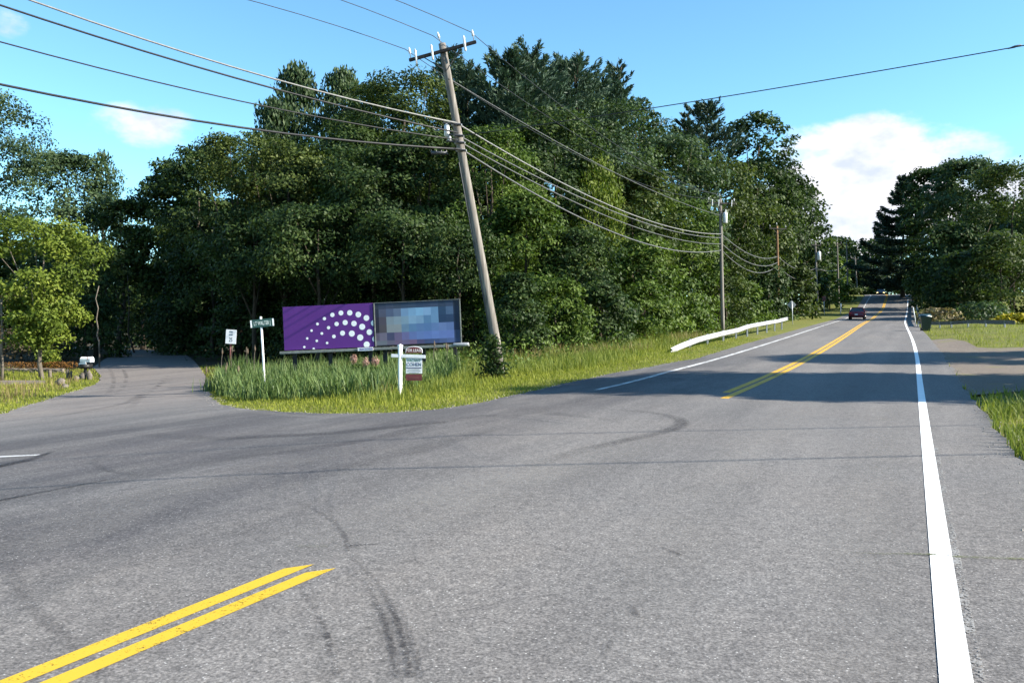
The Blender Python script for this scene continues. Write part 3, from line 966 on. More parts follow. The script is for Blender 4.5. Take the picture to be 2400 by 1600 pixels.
tree('oak_tree', 'big rounded oak left of the leaning pole top', 'leafy', 'leaf_olive', 940, 174, 112, 64, 560, 1.2)
tree('oak_tree', 'dark oak below the poplars with thin wires across it', 'leafy', 'leaf_oak', 800, 300, 105, 61, 600, 1.1)
tree('oak_tree', 'dark oak under the two tallest pines', 'leafy', 'leaf_oak', 1300, 262, 118, 60, 620, 1.15)
tree('oak_tree', 'wide green tree sloping down from the pines', 'leafy', 'leaf_cool', 1420, 232, 105, 76, 600, 1.1)
tree('oak_tree', 'thin loose tree at the edge of the sky right of the forked pine', 'leafy', 'leaf_oak', 1505, 232, 48, 95, 480, .55, cr=(.18, .3))
tree('pine_tree', 'dark pointed pine at the dip of the skyline', 'pine', 'needle_dark', 1600, 262, 36, 104, 420, .9)
tree('pine_tree', 'dark pyramid pine left of the spreading oak top', 'pine', 'needle_dark', 1662, 243, 75, 106, 460, 1.1)
tree('oak_tree', 'spreading flat-topped oak leaning out over the road side', 'leafy', 'leaf_oak', 1775, 270, 78, 128, 520, .75, cr=(.18, .3), fill=.2)
tree('oak_tree', 'green tree under the dip in the skyline', 'leafy', 'leaf_cool', 1580, 322, 100, 92, 620, 1.1)
tree('oak_tree', 'dense tree behind the transformer pole', 'leafy', 'leaf_olive', 1685, 372, 95, 100, 650, 1.1)
tree('oak_tree', 'dark dense tree under the spreading oak', 'leafy', 'leaf_oak', 1800, 375, 85, 134, 640, 1.1)
tree('oak_tree', 'rounded tree on the falling edge of the wood by the cloud', 'leafy', 'leaf_oak', 1866, 440, 66, 152, 660, 1.0)
tree('oak_tree', 'leafy tree behind the reddish pole', 'leafy', 'leaf_olive', 1765, 470, 80, 112, 660, 1.0)
tree('oak_tree', 'last tall tree of the wood before the road dips out of sight', 'leafy', 'leaf_cool', 1912, 530, 42, 178, 690, 1.0, limbs=2)
tree('oak_tree', 'low tree over the distant thin poles', 'leafy', 'leaf_fresh', 1948, 600, 36, 190, 700, 1.0, limbs=2)
tree('oak_tree', 'dense dark tree filling behind the cables right of the pole', 'leafy', 'leaf_oak', 1118, 285, 105, 70, 600, 1.1, fill=.1)
tree('oak_tree', 'dense dark tree filling behind the poplars and big oak', 'leafy', 'leaf_oak', 860, 265, 100, 72, 600, 1.1, fill=.1)
tree('oak_tree', 'dense dark tree filling under the right shoulder of the pines', 'leafy', 'leaf_cool', 1400, 310, 105, 84, 640, 1.1, fill=.1)
tree('pine_tree', 'blue-green pine filling the skyline just right of the pole tip', 'pine', 'needle', 1118, 158, 90, 71, 430, 1.1)
tree('pine_tree', 'blue-green pine filling between the two tallest pines', 'pine', 'needle', 1228, 132, 85, 73, 430, 1.1)
tree('pine_tree', 'blue-green pine filling right behind the tallest pine', 'pine', 'needle', 1312, 132, 85, 78, 430, 1.1)
tree('pine_tree', 'lower blue-green pine sloping down before the forked one', 'pine', 'needle', 1400, 188, 85, 82, 430, 1.1)
tree('oak_tree', 'round green crown between the poplars and the leaning pole', 'leafy', 'leaf_cool', 868, 200, 80, 76, 480, 1.1, fill=.15)
tree('oak_tree', 'green crown filling the slope above the lane mouth', 'leafy', 'leaf_oak', 425, 380, 75, 78, 620, 1.1, fill=.15)
tree('oak_tree', 'green crown filling the dip before the dark pyramid pine', 'leafy', 'leaf_cool', 1540, 285, 75, 100, 520, 1.1, fill=.15)
tree('oak_tree', 'green crown on the slope below the spreading oak', 'leafy', 'leaf_oak', 1850, 405, 62, 146, 600, 1.1, fill=.15)
# --- middle rank
tree('oak_tree', 'round sunlit tree at the left end of the wood', 'leafy', 'leaf_olive', 560, 318, 105, 62, 640, 1.15)
tree('oak_tree', 'olive tree right of the round one at the left end of the wood', 'leafy', 'leaf_olive', 668, 335, 110, 58, 640, 1.1)
tree('oak_tree', 'dark tree leaning over the lane mouth', 'leafy', 'leaf_oak', 470, 350, 82, 72, 660, 1.0)
tree('oak_tree', 'dark tree on the right side of the lane tunnel', 'leafy', 'leaf_oak', 385, 415, 78, 80, 690, 1.0)
tree('oak_tree', 'dark oak behind the left half of the billboard', 'leafy', 'leaf_oak', 880, 345, 118, 54, 640, 1.15)
tree('oak_tree', 'green oak with pole wires ending in front of it', 'leafy', 'leaf_oak', 1015, 310, 108, 55, 640, 1.15)
tree('maple_tree', 'bright green maple just right of the pole below the cables', 'leafy', 'leaf_fresh', 1150, 310, 105, 53, 640, 1.1)
tree('maple_tree', 'pale green pointed young tree rising in front of the dark oak', 'leafy', 'leaf_maple', 1392, 372, 62, 58, 700, 1.1, shape='column')
tree('maple_tree', 'pale green rounded tree above the sagging cables', 'leafy', 'leaf_olive', 1490, 396, 92, 62, 720, 1.1)
tree('maple_tree', 'bright yellow-green tree left of the transformer pole', 'leafy', 'leaf_fresh', 1598, 470, 82, 70, 745, 1.15)
# --- front rank
tree('oak_tree', 'dark low tree directly behind the purple poster', 'leafy', 'leaf_oak', 745, 485, 120, 51, 670, 1.1)
tree('oak_tree', 'dark low tree behind the street name sign', 'leafy', 'leaf_oak', 600, 490, 105, 57, 690, 1.0)
tree('oak_tree', 'dark low tree above the right poster', 'leafy', 'leaf_oak', 950, 500, 118, 49, 660, 1.1)
tree('oak_tree', 'dark shaded tree left of the pole foot', 'leafy', 'leaf_oak', 1075, 530, 85, 47, 690, 1.0)
tree('maple_tree', 'green tree right of the pole, above the roadside weeds', 'leafy', 'leaf_fresh', 1235, 455, 112, 49, 800, 1.15, shape='dome')
tree('oak_tree', 'dark bushy tree in the middle of the roadside edge', 'leafy', 'leaf_oak', 1360, 535, 105, 49, 805, 1.1, shape='dome')
tree('maple_tree', 'light green bushy tree above the start of the white guardrail', 'leafy', 'leaf_fresh', 1505, 555, 95, 55, 800, 1.15, shape='dome')
tree('oak_tree', 'dark tree in the shade beside the lane sign', 'leafy', 'leaf_oak', 500, 540, 85, 70, 760, 1.0)
# --- shaded undergrowth closing the wood
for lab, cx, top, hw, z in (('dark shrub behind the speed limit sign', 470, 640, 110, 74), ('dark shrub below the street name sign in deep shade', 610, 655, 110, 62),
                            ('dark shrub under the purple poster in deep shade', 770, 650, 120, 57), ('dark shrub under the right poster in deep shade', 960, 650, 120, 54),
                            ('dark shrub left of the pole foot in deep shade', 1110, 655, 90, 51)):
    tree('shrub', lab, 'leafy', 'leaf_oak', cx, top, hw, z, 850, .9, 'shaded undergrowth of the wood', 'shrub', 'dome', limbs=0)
# --- bushes along the roadside edge of the wood, and the dim rank that closes it behind
EDGE = (('leafy bush right of the pole foot', 1205, 640, 70, 41, 'leaf_oak'), ('rounded bush in the weeds right of the pole', 1300, 650, 80, 43, 'leaf_fresh'),
        ('dark bush at the weeds left of the guardrail start', 1410, 660, 75, 45, 'leaf_oak'), ('bright bush above the guardrail start', 1510, 660, 70, 50, 'leaf_fresh'),
        ('bright bush left of the transformer pole foot', 1600, 650, 65, 57, 'leaf_fresh'), ('vine-hung bush right of the transformer pole', 1700, 590, 55, 72, 'leaf_olive'),
        ('low bright bush between the two nearest roadside poles', 1752, 660, 50, 80, 'leaf_fresh'), ('bush behind the reddish pole foot', 1800, 620, 52, 92, 'leaf_oak'),
        ('rounded bush behind the back of the diamond sign', 1868, 625, 48, 108, 'leaf_olive'), ('dark bush behind the third pole', 1912, 640, 34, 128, 'leaf_oak'),
        ('bright bush below the thin distant poles', 1945, 645, 30, 145, 'leaf_fresh'), ('bright slope bush just left of the car', 1972, 665, 24, 160, 'leaf_fresh'),
        ('last small bush at the road crest', 2002, 676, 20, 186, 'leaf_olive'))
for lab, cx, top, hw, z, mt in EDGE:
    tree('bush', lab, 'leafy', mt, cx, top, hw, z, None, 1.15, 'bushes along the edge of the wood', 'bush', 'dome', limbs=0, fill=.25)
DIM = (('dim tree behind the tall airy tree at the left edge', -60, 560, 110, 86), ('dim tree behind the crown of the yellow-green maple', 60, 560, 100, 92), ('dim tree in shade behind the mailbox lawn', 170, 560, 90, 100),
       ('dim tree left of the dark lane end', 250, 600, 60, 120), ('dim far tree closing the view down the lane', 310, 640, 75, 185), ('dim tree behind the tall green oak right of the road', 2330, 480, 90, 185),
       ('dim tree behind the olive trees at the right edge', 2450, 450, 110, 160), ('dim tree right of the dark lane end', 390, 600, 70, 118), ('dim tree behind the trees leaning over the lane mouth', 450, 480, 100, 98),
       ('dim low tree deep behind the speed limit sign', 520, 610, 90, 88), ('dim tree deep behind the round sunlit tree', 560, 470, 110, 84), ('dim low tree deep behind the street name sign', 640, 600, 100, 82),
       ('dim tree deep under the left poplar', 680, 470, 120, 76), ('dim low tree deep behind the purple poster', 770, 600, 100, 80), ('dim tree deep under the poplar beside the big oak', 820, 460, 130, 72),
       ('dim low tree deep behind the joint of the two posters', 900, 600, 100, 78), ('dim tree deep under the big rounded oak', 960, 450, 130, 70), ('dim low tree deep behind the right poster end', 1040, 600, 100, 74),
       ('dim tree deep behind the middle of the leaning pole', 1100, 430, 130, 67), ('dim tree deep under the tallest pine', 1240, 430, 130, 70), ('dim tree deep behind the pale green pointed tree', 1380, 470, 130, 78),
       ('dim tree deep behind the sagging cables', 1510, 500, 120, 92), ('dim tree deep left of the transformer pole', 1640, 520, 110, 108), ('dim tree deep between the transformer pole and reddish pole', 1740, 540, 90, 130),
       ('dim tree deep right of the reddish pole', 1830, 560, 80, 155), ('dim tree deep behind the third pole', 1890, 600, 60, 185))
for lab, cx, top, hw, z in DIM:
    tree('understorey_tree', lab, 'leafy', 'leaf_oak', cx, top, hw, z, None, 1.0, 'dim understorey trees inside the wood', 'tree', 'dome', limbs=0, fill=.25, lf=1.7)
for lab, cx, top, hw, z, mt in (('dark bush beyond the crest left of the oncoming car', 2010, 630, 42, 222, 'leaf_oak'), ('dark bush beyond the crest behind the oncoming car', 2070, 626, 46, 226, 'leaf_oak'),
                                ('dark bush beyond the crest right of the oncoming car', 2130, 634, 40, 218, 'leaf_oak'), ('pale bush low beyond the far poles', 1975, 640, 30, 226, 'leaf_olive')):
    tree('bush', lab, 'leafy', mt, cx, top, hw, z, None, 1.5, 'bushes beyond the crest', 'bush', 'dome', limbs=0, fill=.15)
# --- left side of the lane
tree('locust_tree', 'tall airy tree cut off by the left edge of the picture', 'leafy', 'leaf_cool', -45, 218, 140, 52, 560, .95, cr=(.16, .27), fill=.25)
tree('oak_tree', 'round-topped blue-green tree behind the yellow-green maple', 'leafy', 'leaf_cool', 158, 358, 100, 84, 700, 1.4, fill=.2)
tree('poplar_tree', 'thin feathery tree between the round-topped one and the lane', 'leafy', 'leaf_cool', 238, 362, 42, 92, 640, .65, shape='column', cr=(.25, .45))
tree('oak_tree', 'yellow-green tree hanging over the left side of the lane', 'leafy', 'leaf_olive', 282, 470, 52, 78, 660, .9)
tree('oak_tree', 'dark tree arching over the far end of the lane', 'leafy', 'leaf_oak', 335, 470, 70, 112, 730, .9)
tree('oak_tree', 'shaded tree on the left bank of the lane', 'leafy', 'leaf_oak', 225, 560, 62, 68, 745, .9)
tree('shrub', 'shaded shrub on the left bank of the lane', 'leafy', 'leaf_oak', 200, 690, 75, 64, 840, .9, None, 'shrub', 'dome', limbs=0)
tree('hedge_shrub', 'brownish-red leaved shrub behind the flower bed', 'leafy', 'leaf_hedge', 50, 690, 105, 60, 852, 1.0, None, 'shrub', 'dome', limbs=0)
tree('shrub', 'dark shrub closing the end of the lane', 'leafy', 'leaf_oak', 420, 660, 90, 92, 815, .9, None, 'shrub', 'dome', limbs=0)
# yellow-green maple with its trunks showing
maple = tree('maple_tree', 'yellow-green maple with forked pale trunk beside the mailbox', 'leafy', 'leaf_maple', 100, 515, 130, 41, 805, 1.15, shape='vase', fill=.25, cr=(.17, .28), bark='bark_pale', trunk_r=.115, limbs=11)
# --- right of the road
tree('spruce_tree', 'black spruce with drooping bare branch tips against the cloud', 'spruce', 'needle_dark', 2116, 400, 100, 165, 662, 2.2, limbs=14)
tree('oak_tree', 'big dark oak with ragged top at the right roadside', 'leafy', 'leaf_oak', 2190, 392, 72, 156, 690, 1.2)
tree('oak_tree', 'tall green oak right of the ragged dark one', 'leafy', 'leaf_cool', 2262, 372, 80, 138, 690, 1.2)
tree('oak_tree', 'olive green tree group cut off by the right edge', 'leafy', 'leaf_olive', 2372, 384, 100, 120, 690, 1.2)
tree('oak_tree', 'dark low tree in front of the right-hand oaks', 'leafy', 'leaf_oak', 2232, 520, 80, 118, 706, 1.1, shape='dome')
tree('oak_tree', 'lighter low tree at the right edge above the bushes', 'leafy', 'leaf_olive', 2345, 545, 80, 96, 735, 1.1, shape='dome')
tree('oak_tree', 'dark low tree between the right-hand oaks and the road', 'leafy', 'leaf_oak', 2262, 590, 75, 100, 735, 1.0, shape='dome')
tree('oak_tree', 'dark tree filling the end of the road beyond the crest', 'leafy', 'leaf_oak', 2050, 560, 95, 232, None, 1.2, limbs=2, shape='dome')
tree('oak_tree', 'far tree low on the horizon left of the road end', 'leafy', 'leaf_oak', 1970, 556, 60, 245, None, 1.1, limbs=2, shape='dome')
# --- trees beside the camera on the right; they throw the shade bands over the road
tree('oak_tree', 'roadside oak right of the view whose shadow crosses the junction', 'leafy', 'leaf_oak', 0, -700, 330, 16.9, 640, 1.3, gx=24.0, lf=3.0)
tree('oak_tree', 'second roadside oak right of the view shading the near lane', 'leafy', 'leaf_oak', 0, -300, 330, 18.8, 660, 1.3, gx=21.0, lf=3.0)
tree('oak_tree', 'roadside oak right of the view whose shadow crosses the gravel drive', 'leafy', 'leaf_oak', 0, -300, 260, 27.0, 640, 1.5, gx=37.0, lf=3.0)
print('tree triangles', TRI[0])

# ------------------------------------------------------------------ utility poles and wires
def basis(d):
    d = Vector(d).normalized()
    a = d.cross(Vector((0, 1, 0))).normalized()
    return d, a, d.cross(a)
def insulator(root, c, up, h=.22, r=.045, pin=.12):
    up = Vector(up).normalized()
    q = up.to_track_quat('Z', 'Y').to_matrix()
    o = MB().lathe([(r * .35, 0), (r * .35, h * .18), (r, h * .2), (r * .75, h * .36), (r * .95, h * .4), (r * .7, h * .58), (r * .85, h * .62), (r * .55, h * .82), (r * .5, h)], 10, Vector(c) + up * pin, q).build('insulator', 'porcelain', root, True)
    MB().tube([Vector(c), Vector(c) + up * (pin + .02)], .014, 6).build('pin', 'metal_dark', o)
    return o
def pole(label, base, top, r0, r1, mat, arm=None, armdir=(1, 0, 0), armlen=2.4, group='utility poles along the road', can=None, detail=True):
    base = Vector(base); top = Vector(top)
    root = thing('utility_pole', label, 'utility pole', base, 0, group)
    ax = top - base
    n = 9
    pts = [Vector((0, 0, -.4))] + [ax * (i / n) for i in range(1, n + 1)]
    MB().tube(pts, [r0 + (r1 - r0) * i / n for i in range(n + 1)], 14).build('post', mat, root, True)
    u = ax.normalized()
    if arm is not None:
        c = ax - u * arm
        ad = Vector(armdir).normalized()
        fw = ad.cross(u).normalized()
        off = fw * (r1 + .05)
        if off.y > 0: off = -off
        rot = Matrix((ad, fw, u)).transposed()
        MB().box(c + off, (armlen, .09, .10), rot, .012).build('crossarm', 'arm_wood', root)
        for s in (-1, 1):
            MB().tube([c + off + ad * (s * .55 * armlen * .5) - u * .05, c - u * .62 + off * .8], .016, 6).build('brace', 'metal_dark', root)
        ends = []
        for s in ((-.47, .47) if detail else (-.46, .46)):
            insulator(root, c + off + ad * (s * armlen) + u * .05, u); ends.append(base + c + off + ad * (s * armlen) + u * .42)
        insulator(root, ax + off * .3 - u * .25, (u + Vector((-.12, 0, 0))), .22, .045, .40); ends.append(base + ax + u * .45 - Vector((.1, 0, 0)))
        if detail:
            for s in (-.38, -.14, .34):            # slim fuse cut-outs hung on the arm
                q = c + off * 1.9 + ad * (s * armlen)
                o = MB().lathe([(.022, -.24), (.04, -.2), (.03, -.1), (.042, 0), (.03, .1), (.04, .18), (.018, .24)], 8, q, (u + Vector((.05, -.1, 0))).to_track_quat('Z', 'Y').to_matrix()).build('fuse_cutout', 'porcelain', root, True)
                MB().box(q - off * .45, (.06, .12, .05), rot).build('bracket', 'metal_dark', o)
    if can:
        cz, cr, ch, side = can
        q = u * cz + Vector(side).normalized() * (r1 + cr + .04)
        o = MB().lathe([(cr * .85, -ch / 2), (cr, -ch / 2 + .05), (cr, ch / 2 - .08), (cr * .9, ch / 2), (cr * .4, ch / 2 + .05)], 16, q).build('transformer', 'galvanised', root, True)
        MB().lathe([(.03, 0), (.05, .04), (.03, .08), (.045, .12), (.02, .2)], 8, q + Vector((.05, 0, ch / 2 + .04))).build('bushing', 'porcelain', o, True)
    return root, u
P1b = at(1178, 888)
P1z = P1b.y
P1t = ray(1036, 103, P1z - .25)
armv = ray(1109, 97, P1z - .35) - ray(953, 140, P1z - .05)
pole1, u1 = pole('leaning grey wooden pole with crossarm beside the billboard', P1b, P1t, .160, .118, 'pole_wood', .28, armv, armv.length, can=None)
def on_pole(row):
    s = (888 - row) / (888 - 103.0)
    return P1b.lerp(P1t, s)
# hardware bundle where the cables cross the pole
for nm, r_, hh, dx, mt in (('junction_can', .085, .42, -.34, 'galvanised'), ('splice_box', .06, .2, -.30, 'metal_grey')):
    q = on_pole(308 if nm == 'junction_can' else 327) - P1b + Vector((dx, -.2, 0))
    MB().lathe([(r_ * .6, -hh / 2), (r_, -hh / 2 + .05), (r_, hh / 2 - .05), (r_ * .5, hh / 2)], 12, q).build(nm, mt, pole1, True)
for row in (292, 318, 334, 352):
    q = on_pole(row) - P1b
    MB().tube([q + Vector((-.42, -.22, .02)), q + Vector((.16, -.22, -.03))], .03, 8).build('cable_clamp', 'metal_dark', pole1)
    MB().lathe([(.17, -.03), (.175, 0), (.17, .03)], 14, q).build('pole_band', 'metal_grey', pole1, True)
q = on_pole(356) - P1b
MB().tube([q + Vector((-.95, -.25, -.06)), q + Vector((-.45, -.25, -.07))], .055, 8).build('splice_sleeve', 'metal_dark', pole1, True)
for k in range(4):
    s0 = q + Vector((-.95 + .16 * k, -.25, .02))
    MB().tube([s0, s0 + Vector((.02, -.04, -.10)), s0 + Vector((.06, 0, -.13))], .014, 5).build('drip_loop', 'cable_grey', pole1)
q = on_pole(300) - P1b
MB().tube([q + Vector((-.62 + .13 * math.cos(a_), -.22, .02 + .13 * math.sin(a_) * 1.1)) for a_ in np.linspace(math.pi, 2 * math.pi, 9)], .018, 6).build('cable_loop', 'cable_pale', pole1)
MB().tube([(-.16, -.1, .0)] + [ax_ for ax_ in [(on_pole(r) - P1b) + Vector((-.14, -.10, 0)) for r in (800, 650, 500, 380)]], .018, 6).build('ground_wire_cover', 'metal_dark', pole1)

P2b = ray(1694, 788, 62); P2b.z = g1(P2b.x, P2b.y)
P3b = ray(1825, 750, 95); P3b.z = g1(P3b.x, P3b.y)
P4b = ray(1917, 737, 126); P4b.z = g1(P4b.x, P4b.y)
pole('slim grey pole with pale transformer above the white guardrail', P2b, ray(1688, 466, 62), .15, .11, 'pole_wood', .35, (1, .3, 0), 2.2, can=(8.3, .17, .75, (1, -.5, 0)))
pole('reddish-brown pole beyond the transformer pole', P3b, ray(1821, 530, 95), .17, .12, 'pole_brown', .3, (1, .3, 0), 2.2, detail=False)
pole('thin grey pole with small pale can above the car', P4b, ray(1911, 570, 126), .16, .12, 'pole_wood', .3, (1, .4, 0), 1.8, can=(8.6, .28, 1.2, (1, -.6, 0)), detail=False)
FAR = []
for lab, tx, ty, z, bx in (('thinnest dark pole left of two far ones', 1962, 568, 150, 1966), ('far pale pole with kinked wire below its top', 1984, 570, 170, 1988), ('farthest short pole by the dark road end', 2004, 604, 192, 2010)):
    b0 = ray(bx, 700, z); b0.z = g1(b0.x, b0.y)
    pole(lab, b0, ray(tx, ty, z), .16, .12, 'pole_wood', .3, (1, .4, 0), 1.6, detail=False); FAR.append((b0, ray(tx, ty, z)))
P0 = Vector((-40, 2.6, g1(-40, 2.6)))
pole('pole left of the view where the thick cables end', P0, P0 + Vector((0, 0, 14.5)), .2, .14, 'pole_wood', .3, (.4, 1, 0), 2.4)
PR = Vector((27, 11.0, g1(27, 11)))
pole('pole right of the view where the crossing wires end', PR, PR + Vector((0, 0, 9.6)), .18, .13, 'pole_wood', .3, (-.3, 1, 0), 2.2)

def wire(label, pts, r, mat, group='overhead wires', cat='wire', name='overhead_wire'):
    o = MB().tube(pts, r, 6).build(name, mat, None, True)
    return tag(o, label, cat, group)
def wire_fit(label, A, B, px, r, mat, zB=None, n=40, **kw):
    """a wire in the vertical plane through A and B whose height is fitted to frame pixels it passes"""
    A = Vector(A); B = Vector(B)
    S, Z = [0.], [A.z]
    for x, y in px:
        k = (x - HX) / F
        s = (k * A.y - A.x) / ((B.x - A.x) - k * (B.y - A.y))
        yy = A.y + s * (B.y - A.y)
        S.append(s); Z.append(EYE - (y - HY) / F * yy)
    wt_ = np.ones(len(S)); wt_[0] = 3
    if zB is not None:
        S.append(1.); Z.append(zB); wt_ = np.append(wt_, 1.)
    c = np.polyfit(S, Z, 2, w=wt_)
    pts = []
    for s in np.linspace(0, 1, n):
        q = A.lerp(B, s); q.z = np.polyval(c, s); pts.append(q)
    return wire(label, pts, r, mat, **kw)
def pz(row, dx=0., dy=-.2):
    q = on_pole(row); return Vector((q.x + dx, q.y + dy, q.z))
GL = 'thick cables running left from the leaning pole'
wire_fit('topmost pale thick cable running left from the leaning pole', pz(290), P0, ((810, 229), (500, 145), (300, 80), (120, 18)), .024, 'cable_pale', group=GL, cat='cable', name='overhead_cable')
wire_fit('second black thick cable running left from the leaning pole', pz(313), P0 + Vector((.3, .3, 0)), ((776, 245), (500, 167), (200, 76), (0, 14)), .025, 'cable_black', group=GL, cat='cable', name='overhead_cable')
wire_fit('third thinner black cable running left from the leaning pole', pz(330), P0 + Vector((.5, .5, 0)), ((741, 274), (500, 224), (200, 149), (0, 100)), .018, 'cable_black', group=GL, cat='cable', name='overhead_cable')
wire_fit('lowest and thickest black cable running left from the leaning pole', pz(351), P0 + Vector((.7, .7, 0)), ((844, 334), (500, 289), (250, 246), (0, 199)), .031, 'cable_black', group=GL, cat='cable', name='overhead_cable')
GP = 'thin power wires above the leaning pole'
eL, eR, eT = ray(950, 116, P1z - .1), ray(1104, 76, P1z - .4), ray(1014, 84, P1z - .25)
wire_fit('thin power wire going left from the low end of the crossarm', eL, P0 + Vector((-.6, -.8, 0)), ((900, 97), (760, 52), (582, 0)), .011, 'cable_black', group=GP)
wire_fit('thin power wire going left from the pole top pin', eT, P0 + Vector((0, 0, 0)), ((1000, 77), (900, 38), (799, 0)), .011, 'cable_black', group=GP)
wire_fit('thin power wire going left from the high end of the crossarm', eR, P0 + Vector((.9, .9, 0)), ((1085, 67), (1000, 30), (927, 0)), .011, 'cable_black', group=GP)
GR = 'cables running right from the leaning pole'
def p2(row): 
    q = ray(1690, row, 61.8); return q
wire_fit('topmost cable from the leaning pole to the transformer pole', pz(291), p2(548), ((1084, 294), (1290, 411), (1501, 512)), .024, 'cable_pale', zB=p2(548).z, group=GR, cat='cable', name='overhead_cable')
wire_fit('second cable from the leaning pole to the transformer pole', pz(320), p2(557), ((1110, 334), (1332, 447), (1510, 524)), .021, 'cable_grey', zB=p2(557).z, group=GR, cat='cable', name='overhead_cable')
wire_fit('third cable from the leaning pole to the transformer pole', pz(335), p2(571), ((1110, 345), (1375, 483), (1543, 552)), .019, 'cable_grey', zB=p2(571).z, group=GR, cat='cable', name='overhead_cable')
wire_fit('lowest sagging cable from the leaning pole to the transformer pole', pz(352), p2(586), ((1110, 362), (1290, 470), (1459, 555), (1606, 590)), .027, 'cable_grey', zB=p2(586).z, group=GR, cat='cable', name='overhead_cable')
wire_fit('thin wire from the high crossarm end down to the transformer pole', eR, ray(1712, 462, 62), ((1164, 129), (1250, 196)), .011, 'cable_black', zB=ray(1712, 462, 62).z, group=GP)
wire_fit('thin wire from the pole top pin down to the transformer pole', eT, ray(1688, 455, 62), ((1060, 113), (1115, 160)), .011, 'cable_black', zB=ray(1688, 455, 62).z, group=GP)
wire_fit('thin wire from the low crossarm end down to the transformer pole', eL, ray(1665, 466, 62), ((1000, 150),), .011, 'cable_black', zB=ray(1665, 466, 62).z, group=GP)
wire_fit('thin grey wire under the crossarm slanting down across the wood', pz(187), ray(1690, 505, 62), ((1290, 325), (1438, 403)), .014, 'cable_grey', zB=ray(1690, 505, 62).z, group=GP)
def span(label, a, b, sag, r, mat='cable_grey'):
    a = Vector(a); b = Vector(b)
    wire(label, [a.lerp(b, s) + Vector((0, 0, -4 * sag * s * (1 - s))) for s in np.linspace(0, 1, 20)], r, mat, 'cables between the far poles', 'cable', 'overhead_cable')
for nm, ra, rb, sg in (('upper', 549, 601, .8), ('middle', 571, 615, .9), ('lower', 586, 622, 1.2)):
    span(nm + ' cable between the transformer pole and the reddish pole', ray(1691, ra, 61.8), ray(1822, rb, 94.8), sg, .03)
for nm, ra, rb, sg in (('upper', 601, 628, .9), ('lower', 622, 645, 1.2)):
    span(nm + ' cable between the reddish pole and the thin grey pole', ray(1823, ra, 94.8), ray(1913, rb, 125.8), sg, .035)
for nm, ra, rb, sg in (('upper', 628, 618, .9), ('lower', 645, 640, 1.3)):
    span(nm + ' cable between the thin grey pole and the far poles', ray(1913, ra, 125.8), ray(1985, rb, 169.8), sg, .04)
# wires crossing over the road to the right
wire_fit('thin wire rising alone across the sky to the upper right', pz(320, .1), PR + Vector((0, 0, 9)), ((1552, 250), (1800, 210), (2100, 160), (2400, 107)), .013, 'cable_black', group='wires crossing the road')
q = ray(2378, 110, 20.4)
MB_ = MB().tube([q - Vector((.13, -.06, .03)), q, q + Vector((.13, -.06, .03))], [.012, .03, .012], 8).build('wire_splice', 'metal_dark', None, True)
tag(MB_, 'dark splice sleeve on the lone wire at the upper right', 'splice')
for lab, h0, h1, dy in (('crossing wire high over the camera throwing the farther thin shadow', 7.9, 8.4, 0.), ('crossing wire high over the camera throwing the nearer thin shadow', 6.6, 6.4, -1.5)):
    a_, b2_ = P0 + Vector((.1, dy, h0)), PR + Vector((0, dy, h1))
    wire(lab, [a_.lerp(b2_, s) + Vector((0, 0, -1.6 * s * (1 - s))) for s in np.linspace(0, 1, 30)], .020, 'cable_black', 'wires crossing the road')
fa, fb = ray(1985, 565, 169.8), Vector((105, 120, 13.0))
wire('faint thin wire crossing level in front of the right-hand trees', [fa, ray(2050, 560, 160), ray(2200, 561, 140), ray(2360, 562, 118), fb], .02, 'cable_grey', 'wires crossing the road')

# ------------------------------------------------------------------ billboard
def plane_frame(px0, py0, px1, py1, z0, z1):
    """frame with origin at the lower left corner, x along the lower edge, z up"""
    a = ray(px0, py0, z0); b = ray(px1, py1, z1)
    X = (b - a); wd = X.length; X.normalize()
    Zv = Vector((0, 0, 1)); Zv = (Zv - X * Zv.dot(X)).normalized()
    Y = Zv.cross(X)
    m = Matrix((X, Y, Zv)).transposed().to_4x4(); m.translation = a
    return m, wd
BZ = 33.0
bm_, bw = plane_frame(667, 821, 1083, 803.5, BZ, BZ - .6)
bb = thing('billboard', 'twin billboard with a purple dotted poster and a bluish blurred poster behind reeds', 'billboard', bm_.translation)
bb.matrix_world = bm_
ph = 101.5 / F * BZ
pw1 = bw * 212.5 / 416.0
gap = .03
xs2 = pw1 + gap
def part(mb, name, mat, parent, smooth=False): return mb.build(name, mat, parent, smooth)
p1 = part(MB().box((pw1 / 2, 0, ph / 2), (pw1, .05, ph), None, .006), 'poster_panel', 'poster_purple', bb)
p1['label'] = 'purple poster with an arc of white dots'
def d2(zx, zy):       # pixel inside the poster -> poster plane
    x = (zx - 667) / 212.5 * pw1
    base = 821 - (zx - 667) * (821 - 815.) / 212.5
    return x, (base - zy) / 101.5 * ph
def zz(x, y): return 640 + x / 5.113, 690 + y / 5.113
DOTS = [(382, 632, 14), (495, 655, 14), (422, 530, 15), (536, 560, 15), (660, 587, 15), (478, 437, 15), (601, 473, 17), (745, 511, 22), (553, 359, 17), (685, 406, 20), (851, 473, 30), (640, 297, 20), (784, 363, 26),
        (962, 480, 36), (738, 254, 26), (888, 348, 31), (1061, 528, 37), (842, 233, 29), (993, 361, 33), (1135, 612, 36), (948, 233, 32), (1090, 401, 36), (1050, 255, 34), (1174, 466, 34), (1145, 297, 34), (1228, 359, 33), (1236, 549, 33)]
